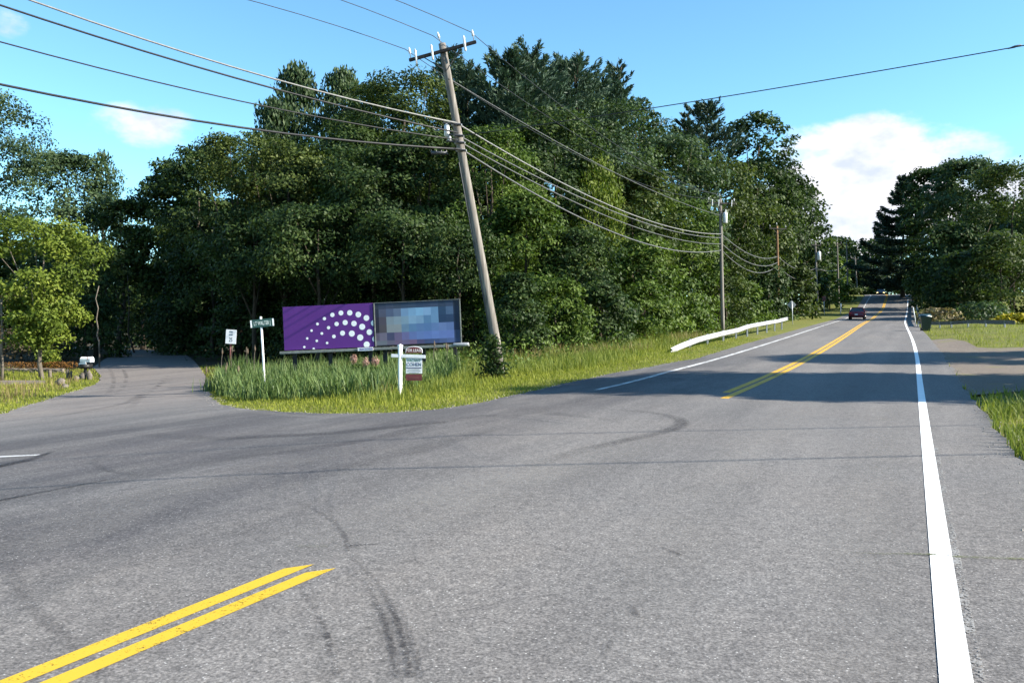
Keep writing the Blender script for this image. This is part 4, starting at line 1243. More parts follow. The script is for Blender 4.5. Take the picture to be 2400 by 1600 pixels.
for zx, zy, rr in DOTS:
    x, z_ = d2(*zz(zx, zy)); r_ = rr / 5.113 / 212.5 * pw1
    pts = []
    for k in range(20):
        a_ = 2 * math.pi * k / 20
        pts.append((min(max(x + r_ * math.cos(a_), .003), pw1 - .003), min(max(z_ + r_ * math.sin(a_), .004), ph - .004)))
    if max(p_[0] for p_ in pts) - min(p_[0] for p_ in pts) < .01: continue
    part(MB().prism(pts, -.0285, -.024), 'printed_dot', 'poster_white', p1)
pw2 = bw - xs2
p2_ = part(MB().box((xs2 + pw2 / 2, .004, ph / 2), (pw2, .045, ph)), 'poster_panel', 'frame_dark', bb)
p2_['label'] = 'bluish poster of soft square colour blocks'
# the right poster: an unreadable print of blurred square blocks
rows = ["44 52 66|52 60 80|58 66 86|52 62 80|48 64 86|52 68 90|46 62 86|50 64 88|56 68 92|46 60 82|52 66 90|38 46 62",
        "34 40 58|72 76 96|74 86 112|88 102 126|106 136 168|112 148 180|118 158 190|118 150 184|96 130 164|40 64 92|70 92 122|34 46 68",
        "36 34 50|74 68 80|118 130 140|122 138 150|116 140 158|120 150 176|112 142 170|84 118 152|98 132 166|36 58 88|40 60 90|28 42 66",
        "36 34 46|76 70 76|126 132 136|128 134 138|96 122 146|84 116 150|84 112 152|80 110 152|90 116 160|96 116 160|88 108 152|30 42 70",
        "88 80 96|104 98 116|66 68 96|98 88 118|98 98 140|90 106 154|92 114 164|90 112 166|96 118 172|94 114 168|94 112 166|50 62 92",
        "96 100 110|98 102 112|92 88 106|100 86 110|98 90 118|104 84 112|72 70 104|60 72 106|62 76 112|70 86 124|76 92 134|52 66 98"]
grid = [[tuple(int(v) for v in c.split()) for c in r.split('|')] for r in rows]
def s2l(c): return tuple(((v / 255. + .055) / 1.055) ** 2.4 if v > 10 else v / 255. / 12.92 for v in c)
gw, gh = pw2 - .10, ph - .09
me = bpy.data.meshes.new('poster_print')
vv, ff, cc = [], [], []
colw = [.5] + [1] * 10 + [.8]; cx_ = np.concatenate([[0], np.cumsum(colw)]) / sum(colw) * gw
rowh = [.7, 1, 1, 1, 1, .55]; cz_ = np.concatenate([[0], np.cumsum(rowh)]) / sum(rowh) * gh
for i, r in enumerate(grid):
    for j, c in enumerate(r):
        k = len(vv)
        x0, x1 = xs2 + .05 + cx_[j], xs2 + .05 + cx_[j + 1]; z1_, z0_ = ph - .045 - cz_[i], ph - .045 - cz_[i + 1]
        vv += [(x0, -.022, z0_), (x1, -.022, z0_), (x1, -.022, z1_), (x0, -.022, z1_)]
        ff.append((k, k + 1, k + 2, k + 3)); cc.append((*[v * 1.15 for v in s2l(c)], 1))
me.from_pydata(vv, [], ff)
at_ = me.attributes.new('print', 'FLOAT_COLOR', 'FACE'); at_.data.foreach_set('color', np.array(cc, np.float32).reshape(-1))
m = M_('poster_blocks'); an = m.n('ShaderNodeAttribute', attribute_name='print')
m.bsdf(m.mix(1.0, an.outputs['Color'], m.ramp(m.noise(4, 3), [(.3, (.94, .94, .94)), (.7, (1.04, 1.04, 1.04))]), 'MULTIPLY'), .5, .3)
mesh_obj('poster_print', me, p2_, 'poster_blocks')
for xx in (xs2 + .03, xs2 + pw2 - .02):
    part(MB().box((xx, -.03, ph / 2), (.035, .03, ph)), 'frame_strip', 'frame_rail' , bb)
part(MB().box((xs2 + pw2 / 2, -.03, ph - .012), (pw2 - .06, .03, .02)), 'frame_strip', 'sign_grey_back', bb)
part(MB().box((bw / 2 + .07, -.10, -.085), (bw + .42, .2, .10), None, .015), 'bottom_rail', 'frame_rail', bb)
part(MB().lathe([(.06, -.3), (.075, -.27), (.075, .27), (.06, .3)], 12, (bw - .02, -.16, -.06), Matrix.Rotation(R_(90), 3, 'Y')).add([], []), 'rail_end', 'metal_grey', bb, True)
gz_ = g1(bm_.translation.x, bm_.translation.y)
for xx in (.35, pw1 * .5, pw1 - .2, xs2 + .35, xs2 + pw2 * .55, xs2 + pw2 - .3):
    part(MB().box((xx, .12, (ph - (bm_.translation.z - gz_) - .5) / 2), (.14, .10, ph + (bm_.translation.z - gz_) + .5)), 'upright', 'frame_dark', bb)
tg = part(MB().box((pw1 - .30, -.215, -.075), (.60, .012, .13), None, .003), 'name_plate', 'poster_white', bb)
text_mesh('lettering', 'BAYTOWN', .125, 'letter_purple', tg, (pw1 - .26, -.224, -.075), width=.82)

# ------------------------------------------------------------------ road signs
def signpost(name, label, cat, px, base_row, top_px, top_row, r, mat, z=None):
    b0 = at(px, base_row) if z is None else ray(px, base_row, z)
    if z is not None: b0.z = g1(b0.x, b0.y)
    tpt = ray(top_px, top_row, b0.y)
    root = thing(name, label, cat, b0)
    MB().tube([Vector((0, 0, -.3)), (tpt - b0) * .5, tpt - b0], r, 10).build('post', mat, root, True)
    return root, b0, tpt
root, b0, tp_ = signpost('street_name_sign', 'green street name blade on a thin leaning white post', 'street sign', 622, 905, 611, 742, .034, 'post_white', 27.5)
zq = b0.y
c0 = ray(614.5, 757, zq - .05) - b0
wq, hq = 54 / F * zq, 19 / F * zq
rot = Matrix.Rotation(R_(-5.5), 3, 'Y') @ Matrix.Rotation(R_(6), 3, 'Z')
bl = MB().box(c0, (wq, .02, hq), rot, .006).build('blade', 'sign_green', root)
for s in (-1, 1):
    MB().box(c0 + rot @ Vector((s * (wq / 2 - .025), -.0125, 0)), (.045, .006, hq - .03), rot).build('blade_edge', 'sign_white', bl)
tx = text_mesh('lettering', 'LT WALTER J', hq * .70, 'sign_letter_green', bl, c0 + rot @ Vector((0, -.0135, -.005)), (rot.to_4x4() @ Matrix.Rotation(R_(90), 4, 'X')).to_euler(), width=.50)
root, b0, tp_ = signpost('speed_limit_sign', 'white speed limit 25 sign on a dark red post by the lane', 'speed sign', 538, 870, 541, 772, .03, 'post_red', 36)
zq = b0.y
c0 = ray(541.5, 789, zq - .06) - b0
wq, hq = 25 / F * zq, 33 / F * zq
rot = Matrix.Rotation(R_(3.5), 3, 'Y')
bl = MB().box(c0, (wq, .012, hq), rot, .005).build('panel', 'sign_white', root)
rx = (rot.to_4x4() @ Matrix.Rotation(R_(90), 4, 'X')).to_euler()
for s, dz_, sz, wd_ in (('SPEED', .34, .16, .62), ('LIMIT', .14, .16, .72), ('25', -.22, .42, .62)):
    text_mesh('lettering', s, sz * hq, 'sign_black', bl, c0 + rot @ Vector((0, -.0085, dz_ * hq)), rx, width=wd_)
# realtor sign
b0 = at(938, 928)
zq = b0.y
root = thing('realtor_sign', 'white post with hanging maroon and white for lease boards', 'realtor sign', b0)
def rs(px, py, dy=0.): return ray(px, py, zq + dy) - b0
pxs = zq / F
rz45 = Matrix.Rotation(R_(38), 3, 'Z')
hpost = rs(938, 811).z
MB().box((0, 0, hpost / 2 - .15), (.085, .085, hpost + .3), rz45, .008).build('post', 'post_white', root)
MB().lathe([(.075, 0), (.075, .02), (.02, .05)], 4, (0, 0, hpost), Matrix.Rotation(R_(38 + 45), 3, 'Z')).build('cap', 'post_white', root)
arm_c = (rs(917, 833) + rs(997, 836)) / 2; al_ = 80 * pxs
ar = MB().box(arm_c + Vector((0, -.01, 0)), (al_, .075, .085), Matrix.Rotation(R_(2), 3, 'Y'), .008).build('arm', 'panel_white', root)
x0_, x1_ = 949 * 1.0, 992 * 1.0
xc = rs(970.5, 0).x; wb = 38 * pxs
z_t, z_b = rs(970, 825).z, rs(970, 811).z
tz = rs(970, 827).z
arch = [(xc - wb / 2, tz), (xc + wb / 2, tz)] + [(xc + wb / 2 * math.cos(a_), tz + .075 + .085 * math.sin(a_)) for a_ in np.linspace(0, math.pi, 9)]
rid = MB().prism(arch, -.03, .0).build('top_rider', 'panel_maroon', root)
MB().tube([Vector((x, -.015, z_)) for x, z_ in arch[1:] + arch[:1]], .012, 6).build('rider_frame', 'panel_white', root)
text_mesh('lettering', 'FOR LEASE', .105, 'letter_white', rid, (xc, -.033, tz + .065), width=.80)
bt, bb_ = rs(970, 839).z, rs(970, 875).z
brd = MB().box((xc, -.012, (bt + bb_) / 2), (wb, .025, bt - bb_), None, .004).build('main_board', 'panel_white', root)
text_mesh('lettering', 'VACANT', .095, 'letter_green', brd, (xc, -.027, bt - .06), width=.9)
text_mesh('lettering', 'COHEN', .125, 'letter_blue', brd, (xc, -.027, bt - .165), width=.86)
MB().box((xc, -.0265, bt - .245), (wb * .92, .004, .022)).build('rule', 'letter_blue', brd)
for dz_, ww in ((.285, .7), (.33, .8), (.375, .6)):
    MB().box((xc, -.0265, bt - dz_), (wb * ww, .004, .018)).build('print_line', 'metal_grey', brd)
low = MB().box((xc - .005, -.012, (rs(970, 876).z + rs(970, 892).z) / 2), (wb, .025, 15 * pxs), None, .004).build('lower_rider', 'panel_maroon', root)
MB().box((xc, -.0265, (rs(970, 876).z + rs(970, 892).z) / 2 - .01), (wb * .6, .004, .03)).build('print_line', 'post_red', low)
for s in (-1, 1):
    MB().tube([(xc + s * wb * .4, -.012, tz - .05), (xc + s * wb * .4, -.012, bt)], .006, 5).build('hanger', 'metal_grey', root)
# diamond sign seen from behind, and small posts by the road
root, b0, tp_ = signpost('diamond_sign', 'grey back of a diamond warning sign beside the far verge', 'road sign', 1858, 762, 1856, 706, .035, 'galvanised', 84)
MB().box(tp_ - b0 + Vector((0, .05, -.35)), (.66, .012, .66), Matrix.Rotation(R_(45), 3, 'Y'), .004).build('panel', 'sign_grey_back', root)
root, b0, tp_ = signpost('small_road_sign', 'small reddish sign on a thin post past the third pole', 'road sign', 1932, 722, 1931, 694, .035, 'galvanised', 122)
MB().box(tp_ - b0 + Vector((0, -.05, -.35)), (.5, .012, .7), None, .004).build('panel', 'post_red', root)
root, b0, tp_ = signpost('verge_post', 'small pale marker post left of the maroon car', 'marker post', 1970, 730, 1971, 714, .06, 'post_white', 128)
MB().box(tp_ - b0 + Vector((0, 0, .05)), (.2, .05, .3), None, .01).build('reflector', 'mailbox_white', root)
root, b0, tp_ = signpost('leaning_marker', 'thin white marker stake leaning beside the green bin', 'marker stake', 2148, 752, 2140, 720, .035, 'post_white', 74)
MB().box((tp_ - b0) * .93 + Vector((0, -.04, 0)), (.09, .012, .2), None, .004).build('reflector', 'post_white', root)

# ------------------------------------------------------------------ guardrails
def wbeam(path, h_of, name, mat, root, wob=None, width=.28):
    """W-profile beam following a list of ground points (world), parented to root at the origin of the path"""
    prof = [(-.5, 0), (-.42, .3), (-.3, 1.0), (-.2, 1.0), (-.06, .2), (.06, .2), (.2, 1.0), (.3, 1.0), (.42, .3), (.5, 0)]
    o = root.location
    vv, ff = [], []
    n = len(path); k = len(prof)
    for i, q in enumerate(path):
        d = (path[min(i + 1, n - 1)] - path[max(i - 1, 0)]); d.z = 0; d.normalize()
        out = Vector((d.y, -d.x, 0))
        for s, dep in prof:
            vv.append(q - o + Vector((0, 0, h_of(i / (n - 1)) + s * width)) + out * (.08 * dep))
        for s, dep in reversed(prof):
            vv.append(q - o + Vector((0, 0, h_of(i / (n - 1)) + s * width)) + out * (.08 * dep - .012))
    K = 2 * k
    for i in range(n - 1):
        for j in range(K):
            ff.append((i * K + j, i * K + (j + 1) % K, (i + 1) * K + (j + 1) % K, (i + 1) * K + j))
    ff.append(tuple(range(K))); ff.append(tuple((n - 1) * K + j for j in range(K)))
    return MB().add(vv, ff).build(name, mat, root, False)
def gpath(pts, n):
    a = np.array(pts, float); s = np.concatenate([[0], np.cumsum(np.hypot(*np.diff(a, axis=0).T))])
    u = np.linspace(0, s[-1], n)
    x = np.interp(u, s, a[:, 0]); y = np.interp(u, s, a[:, 1])
    return [Vector((x_, y_, g1(x_, y_))) for x_, y_ in zip(x, y)]
ga, gb = at(1575, 829), ray(1845, 775, 68)
pa, ta = pt_of(ga.x, ga.y)
gpts = []
for px, z in ((1572, 37.2), (1600, 39), (1650, 43), (1700, 47.5), (1760, 55), (1800, 61), (1845, 70)):
    gpts.append(((px - HX) / F * z, z))
gp_ = gpath(gpts, 30)
gr = thing('guardrail', 'long white guardrail with dented wavy beam on the left verge', 'guardrail', gp_[0])
GH = np.interp(np.linspace(0, 1, 30), [0, .05, .14, .3, .42, .5, .6, .72, .86, 1], [.05, .20, .34, .46, .50, .62, .66, .70, .72, .82])
wbeam(gp_, lambda u: float(np.interp(u, np.linspace(0, 1, 30), GH)), 'beam', 'rail_paint', gr)
for i in list(range(3, 30, 3)):
    q = gp_[i] - gp_[0]
    MB().box(q + Vector((-.06, .10, GH[i] / 2 + .02)), (.10, .12, GH[i] + .3), None, .008).build('post', 'metal_grey', gr)
# right-hand rails: one along the road, one turning off beside the drive; their road faces lie in shade
rp = gpath([xy_of(1.55 + cshift(t), t) for t in np.linspace(80, 165, 24)], 24)
rr_ = thing('guardrail', 'dull steel guardrail running up the right side of the road', 'guardrail', rp[0])
rp2 = [q for q in reversed(rp)]
rr_.location = rp2[0]
wbeam(rp2, lambda u: .62, 'beam', 'rail_dull', rr_)
for i in range(0, 24, 2):
    MB().box(rp2[i] - rp2[0] + Vector((.10, .05, .3)), (.10, .12, .9), None, .008).build('post', 'metal_grey', rr_)
c0 = xy_of(2.6, 73)
rq = gpath([ray(2378, 770, 60)[:2], ray(2300, 768, 63)[:2], ray(2230, 765, 66)[:2], ray(2185, 762, 69)[:2], ray(2152, 760, 73)[:2]], 16)
rr2 = thing('guardrail', 'dull steel guardrail across the grass behind the green bin', 'guardrail', rq[0])
wbeam(rq, lambda u: .38, 'beam', 'rail_dull', rr2)
for i in range(1, 16, 2):
    MB().box(rq[i] - rq[0] + Vector((.05, .10, .15)), (.10, .12, .7), None, .008).build('post', 'metal_grey', rr2)

# ------------------------------------------------------------------ cars
def car(label, loc, rz, paint_, lit):
    root = thing('car', label, 'car', loc, rz)
    # local: +y forward, x across; body as stacked outline of cross sections along y
    W = .9
    secs = [(-2.25, .42, .70, .80), (-2.15, .30, .92, .90), (-1.5, .24, .98, .97), (-.6, .22, .96, 1.0), (.6, .22, .94, 1.0), (1.3, .22, .90, .98), (2.0, .26, .78, .90), (2.28, .36, .62, .74)]
    vv, ff = [], []
    for y, z0, z1, wf in secs:
        w2 = W * wf
        ring = [(-w2 * .9, z0), (w2 * .9, z0), (w2, z0 + .15), (w2, z1 - .15), (w2 * .9, z1), (-w2 * .9, z1), (-w2, z1 - .15), (-w2, z0 + .15)]
        vv += [Vector((x, y, z)) for x, z in ring]
    k = 8
    for i in range(len(secs) - 1):
        for j in range(k): ff.append((i * k + j, i * k + (j + 1) % k, (i + 1) * k + (j + 1) % k, (i + 1) * k + j))
    ff.append(tuple(range(k))); ff.append(tuple((len(secs) - 1) * k + j for j in range(k)))
    body = MB().add(vv, ff).build('body', paint_, root, True)
    cab = [(-1.75, .93, .95, .80), (-1.15, 1.36, .93, .64), (-.3, 1.43, .93, .62), (.35, 1.38, .92, .64), (1.05, .91, .90, .80)]
    vv, ff = [], []
    for y, z1, z0, w2 in cab:
        vv += [Vector((-.80, y, .90)), Vector((.80, y, .90)), Vector((w2, y, z1)), Vector((-w2, y, z1))]
    for i in range(len(cab) - 1):
        for j in range(4): ff.append((i * 4 + j, i * 4 + (j + 1) % 4, (i + 1) * 4 + (j + 1) % 4, (i + 1) * 4 + j))
    ff.append((0, 1, 2, 3)); ff.append((16, 17, 18, 19))
    MB().add(vv, ff).build('cabin_glass', 'glass_car', root)
    MB().box((0, -.35, 1.425), (1.24, 1.25, .05), None, .02).build('roof', paint_, root, True)
    for s in (-1, 1):
        for (y0, z0, y1, z1) in ((-1.74, .93, -1.15, 1.40), (1.04, .92, .33, 1.42), (-.35, .93, -.35, 1.43)):
            MB().tube([(s * .81, y0, z0), (s * .63, y1, z1)], .035, 6).build('pillar', paint_, root)
        for y in (-1.35, 1.38):
            wv = MB().lathe([(.22, -.10), (.31, -.10), (.33, -.07), (.33, .07), (.31, .10), (.22, .10)], 18, (s * .80, y, .33), Matrix.Rotation(R_(90), 3, 'Y')).build('wheel', 'tyre', root, True)
            MB().lathe([(.05, -.115), (.21, -.11), (.21, .11), (.05, .115)], 14, (s * .80, y, .33), Matrix.Rotation(R_(90), 3, 'Y')).build('rim', 'chrome', wv, True)
        MB().box((s * .70, -2.19, .74), (.34, .10, .16), None, .03).build('tail_lamp', 'lamp_red', root, True)
        MB().box((s * .62, 2.20, .60), (.34, .16, .17), None, .05).build('headlamp', 'lamp_lit' if lit else 'chrome', root, True)
        MB().box((s * .98, .75, .98), (.16, .10, .12), None, .03).build('mirror', paint_, root, True)
    MB().box((0, -2.26, .46), (1.62, .14, .22), None, .05).build('bumper', paint_, root, True)
    MB().box((0, 2.28, .44), (1.6, .14, .2), None, .05).build('bumper', paint_, root, True)
    MB().box((0, -2.335, .58), (.32, .02, .15)).build('number_plate', 'sign_white', root)
    return root
tcar = 112.0
cx0, cy0 = xy_of(-5.15 + float(cshift(tcar)), tcar)
car('maroon car driving away in the left lane near the crest', (cx0, cy0, g1(cx0, cy0) + .025), -ANG, 'car_maroon', False)
tcar = 196.0
cx0, cy0 = ray(2064, 700, 190).x, 190.0
car('dark oncoming car with two lit headlights on the far crest', (cx0, cy0, g1(cx0, cy0) + .03), math.pi - ANG + .03, 'car_dark', True)

# ------------------------------------------------------------------ bin, mailbox, stones, bed
b0 = ray(2170, 771, 62); b0.z = g1(b0.x, b0.y) + .01
rt = thing('wheelie_bin', 'dark green wheeled bin with lid ajar by the right verge', 'bin', b0, R_(-20))
vv = [Vector(q) for q in ((-.26, -.28, 0), (.26, -.28, 0), (.26, .26, 0), (-.26, .26, 0), (-.36, -.38, .98), (.36, -.38, .98), (.36, .36, .98), (-.36, .36, .98))]
MB().add(vv, [(0, 3, 2, 1), (4, 5, 6, 7), (0, 1, 5, 4), (1, 2, 6, 5), (2, 3, 7, 6), (3, 0, 4, 7)]).build('tub', 'bin_green', rt)
MB().box((0, 0, .975), (.76, .80, .06), None, .02).build('rim', 'bin_green', rt)
lid = MB().box((0, .02, 1.10), (.74, .78, .06), Matrix.Rotation(R_(14), 3, 'X'), .025).build('lid', 'bin_green', rt, True)
MB().tube([(-.3, .42, .95), (.3, .42, .95)], .022, 8).build('handle', 'plastic_black', rt)
MB().box((.10, -.10, 1.03), (.34, .4, .16), Matrix.Rotation(R_(12), 3, 'Z'), .06).build('white_bag', 'poster_white', rt, True)
for s in (-1, 1):
    MB().lathe([(.04, -.03), (.11, -.03), (.11, .03), (.04, .03)], 14, (s * .30, .28, .11), Matrix.Rotation(R_(90), 3, 'Y')).build('wheel', 'tyre', rt, True)

b0 = at(201, 888); zq = b0.y
rt = thing('mailbox', 'white rounded mailbox over a white plate on a dark post by the lane', 'mailbox', b0, R_(-12))
k = zq / F
MB().box((-.02, 0, .24), (.12, .12, .9), None, .01).build('post', 'plastic_black', rt)
MB().box((0, .02, .62), (.40, .5, .20), None, .02).build('newspaper_tube', 'plastic_black', rt, True)
prof = [(-.24, 0), (.24, 0)] + [(.24 * math.cos(a_), .12 + .13 * math.sin(a_)) for a_ in np.linspace(0, math.pi, 11)]
xf = Matrix.Translation((.05, 0, .82)) @ Matrix.Rotation(R_(90), 4, 'Z')
bx_ = MB().prism([(x * .55, z_) for x, z_ in prof], -.27, .27, xf).build('box', 'mailbox_white', rt)
MB().prism([(x * .60, z_ * 1.05) for x, z_ in prof], -.30, -.265, xf).build('door', 'mailbox_white', bx_)
MB().box((-.05, -.16, .72), (.40, .02, .17), Matrix.Rotation(R_(-10), 3, 'Y'), .005).build('number_plate', 'mailbox_white', rt)
MB().box((.20, -.15, 1.0), (.02, .02, .16)).build('flag', 'post_red', rt)

rng = np.random.default_rng(5)
def stone(name, label, px, row, w_, h_, mat='stone', group=None, cat='stone', tall=False):
    b0 = at(px, row)
    bm = bmesh.new(); bmesh.ops.create_icosphere(bm, subdivisions=2, radius=.5)
    for v in bm.verts:
        n_ = 1 + rng.normal(0, .09)
        v.co = Vector((v.co.x * w_ * n_, v.co.y * w_ * .8 * n_, (v.co.z + .30) * h_ * n_))
    me = bpy.data.meshes.new(name); bm.to_mesh(me); bm.free()
    me.polygons.foreach_set('use_smooth', [True] * len(me.polygons))
    o = mesh_obj(name, me, None, mat); o.location = b0
    return tag(o, label, cat, group)
def stump(label, px, row, w_, h_, tilt=0.):
    b0 = at(px, row); rt = thing('fence_stump', label, 'stump', b0, rng.uniform(0, 3), 'weathered stumps by the mailbox')
    MB().tube([(0, 0, -.1), (tilt * h_ * .5, 0, h_ * .5), (tilt * h_, 0, h_)], [w_ * .55, w_ * .5, w_ * .46], 9).build('trunk', 'bark_pale', rt, True)
    MB().lathe([(w_ * .40, 0), (w_ * .43, .02), (w_ * .2, .035)], 9, (tilt * h_, 0, h_ - .008)).build('cut_top', 'bark', rt)
    return rt
stump('taller pale stump midway between the maple and the mailbox', 159, 888, .16, .46)
stump('thin pale stump touching the taller one', 167, 888, .11, .36, .05)
stump('short stump at the foot of the maple', 117, 887, .16, .42)
stone('roadside_stone', 'rounded brown stone low in the grass left of the mailbox', 141, 903, .45, .40, group='stones around the mailbox')
stone('roadside_stone', 'pale stone under the mailbox, right of its post', 209, 889, .30, .55, group='stones around the mailbox')
stone('roadside_stone', 'small brown stone between stump and mailbox', 179, 891, .3, .28, group='stones around the mailbox')
stone('roadside_stone', 'brown stone at the foot of the mailbox post', 194, 889, .38, .4, group='stones around the mailbox')
stone('roadside_stone', 'pale flat stone at the grass tip right of the brown stone', 152, 909, .3, .2, group='stones around the mailbox')
# bed edged with stones
bed = thing('flower_bed', 'long flower bed with red and orange blooms edged by flat stones', 'flower bed', at(70, 872))
o_ = bed.location
for i, px in enumerate(np.linspace(2, 138, 11)):
    q = at(px, 874) - o_
    bm = bmesh.new(); bmesh.ops.create_cube(bm, size=1)
    bmesh.ops.subdivide_edges(bm, edges=bm.edges[:], cuts=2, use_grid_fill=True)
    for v in bm.verts:
        v.co = Vector((v.co.x * rng.uniform(.50, .58), v.co.y * .3, v.co.z * rng.uniform(.20, .30))) + Vector(rng.normal(0, .012, 3)) + q + Vector((0, 0, .10))
    me = bpy.data.meshes.new('edging_stone'); bm.to_mesh(me); bm.free()
    mesh_obj('edging_stone', me, bed, 'stone')
def tuft(n, x0, x1, y0, y1, h, L_, seed, base_of):
    r = np.random.default_rng(seed)
    x = r.uniform(x0, x1, n); y = r.uniform(y0, y1, n); z = base_of(x, y) + r.uniform(0, 1, n) ** .7 * h
    c = np.stack([x, y, z], -1); nr = norm(r.normal(size=(n, 3)) + np.array([0, -.3, .6]))
    return leaf_quads(c, nr, L_, L_ * .6, r), np.clip(r.normal(.5, .22, n), 0, 1)
yb = o_.y
V, T_ = tuft(1500, at(3, 872).x - o_.x, at(142, 872).x - o_.x, .2, 1.8, .42, .11, 3, lambda x, y: 0 * x + .10)
quads_mesh('blooms', V, T_, 'flower_red', bed)['kind'] = 'stuff'
V, T_ = tuft(700, at(58, 872).x - o_.x, at(94, 872).x - o_.x, 1.0, 2.2, .95, .16, 4, lambda x, y: 0 * x + .2)
quads_mesh('yellow_foliage', V, T_, 'leaf_maple', bed)['kind'] = 'stuff'
# pale twisted trunk in the shade, and a bent bare branch stem
def bare(label, pts, r, mat='bark_pale'):
    b0 = Vector(pts[0]); rt = thing('bare_trunk', label, 'bare trunk', b0, 0, 'bare stems in the shade of the lane')
    MB().tube([Vector(q) - b0 for q in pts], list(np.linspace(r, r * .5, len(pts))), 7).build('stem', mat, rt, True)
b0 = ray(233, 812, 52); b0.z = g1(b0.x, b0.y) - .1
bare('pale crooked bare trunk at the left edge of the lane', [b0, ray(232, 800, 52), ray(227, 786, 52), ray(230, 770, 52), ray(226, 748, 52), ray(230, 722, 52), ray(224, 700, 52), ray(232, 670, 52)], .05)
b0 = ray(5, 862, 40); b0.z = g1(b0.x, b0.y) - .1
bare('pale tree stem cut off by the left edge beside the flower bed', [b0, ray(5, 840, 40), ray(3, 820, 40), ray(6, 780, 40), ray(2, 700, 40)], .08)
b0 = ray(316, 822, 75); b0.z = g1(b0.x, b0.y) - .1
bare('thin dim straight stem at the end of the lane', [b0, ray(300, 780, 75), ray(303, 720, 75), ray(299, 640, 75)], .08, 'bark')

# ------------------------------------------------------------------ grasses
def blades(n_try, xr, yr, keep, hgt, wid, mat, name, label, seed, bend=.5, segs=2, cat='grass', tone=None):
    r = np.random.default_rng(seed)
    x = r.uniform(*xr, n_try); y = r.uniform(*yr, n_try)
    k = keep(x, y, r); x, y = x[k], y[k]; n = len(x)
    h = hgt(x, y, r, n); wd = wid * r.uniform(.7, 1.3, n)
    a = r.uniform(0, 6.283, n); d = np.stack([np.cos(a), np.sin(a), 0 * a], -1); s = np.stack([-np.sin(a), np.cos(a), 0 * a], -1)
    base = np.stack([x, y, G(x, y) - .015], -1)
    bnd = bend * r.uniform(.2, 1.2, n)
    up = np.array([0, 0, 1.])
    def pos(u): return base + up * (h * (u - .28 * bnd * u * u))[:, None] + d * (h * bnd * u * u * .7)[:, None]
    qs = []; us = np.linspace(0, 1, segs + 1)
    for i in range(segs):
        u0, u1 = us[i], us[i + 1]
        w0, w1 = (1 - u0 ** 2) * .5, max((1 - u1 ** 2) * .5, .06)
        p0, p1 = pos(u0), pos(u1)
        qs.append(np.stack([p0 - s * (wd * w0)[:, None], p0 + s * (wd * w0)[:, None], p1 + s * (wd * w1)[:, None], p1 - s * (wd * w1)[:, None]], 1))
    V = np.concatenate(qs)
    t0 = np.clip(r.normal(.5, .2, n) if tone is None else tone(x, y, r, n), 0, 1)
    o = quads_mesh(name, V, np.tile(t0, segs), mat)
    tag(o, label, cat); o['kind'] = 'stuff'
    TRI[0] += 2 * len(V)
    return o
def vnoise(x, y, s, seed=0):
    r = np.random.default_rng(seed); ph = r.uniform(0, 6.28, (6, 2)); fr = r.normal(size=(6, 2)) * s
    v = np.zeros(np.shape(x))
    for i in range(6): v = v + np.sin(x * fr[i, 0] + y * fr[i, 1] + ph[i, 0])
    return v / 3.0
def inpoly_px(pts):
    P = np.array([tuple(at(*q)[:2]) for q in pts]); return P
REED = inpoly_px(((508, 925), (560, 938), (700, 940), (860, 934), (980, 918), (1050, 895), (1075, 868), (1060, 848), (700, 846), (560, 850), (520, 870), (505, 900)))
def lawn(x, y): return ~inside(x, y)
def ed_(x, y): return edge_dist(x, y)
def isl_keep(x, y, r):
    p, t = pt_of(x, y)
    k = lawn(x, y) & (p < -6)
    e = np.where(k, ed_(x, y), 99)
    return k & (e < 5.0 + 1.2 * vnoise(x, y, .8)) & (r.random(len(x)) < np.clip(26. / np.maximum(y, 1), .25, 1) ** 1.6)
blades(260000, (-11, 16), (13, 52), isl_keep, lambda x, y, r, n: np.clip(.05 + .045 * ed_(x, y), .06, .24) * r.uniform(.5, 1.5, n), .016, 'grass_mown', 'verge_grass', 'short yellow-green grass along the kerbless edge of the junction', 1, .8, 2)
def wild_keep(x, y, r):
    p, t = pt_of(x, y)
    k = lawn(x, y) & (p < -8.5)
    e = np.where(k, ed_(x, y), 0)
    far = np.where(p > -24, 1, 0)
    return k & (e > 2.2) & (far == 1) & (vnoise(x, y, .7, 2) > -.7)
blades(110000, (-11, 26), (17, 62), wild_keep, lambda x, y, r, n: (.32 + .14 * vnoise(x, y, .6, 3)) * r.uniform(.5, 1.6, n), .020, 'grass_wild', 'wild_grass', 'taller wild grass and weeds between the verge and the wood', 2, .6, 2)
blades(26000, (-11, 22), (17, 52), lambda x, y, r: wild_keep(x, y, r) & (ed_(x, y) > 3.2) & (vnoise(x, y, .5, 8) > .25), lambda x, y, r, n: .5 * r.uniform(.6, 1.4, n), .022, 'grass_dry', 'dry_grass', 'brownish dry seed grass in patches on the left verge', 3, .5, 2)
def reed_keep(x, y, r): return inside(x, y, REED)
blades(40000, (-14, 2), (17, 40), reed_keep, lambda x, y, r, n: (.62 + .17 * vnoise(x, y, .9, 5)) * r.uniform(.55, 1.4, n), .036, 'reed', 'reed_bed', 'dense blue-green reeds in front of the billboard', 4, .75, 4, 'reeds')
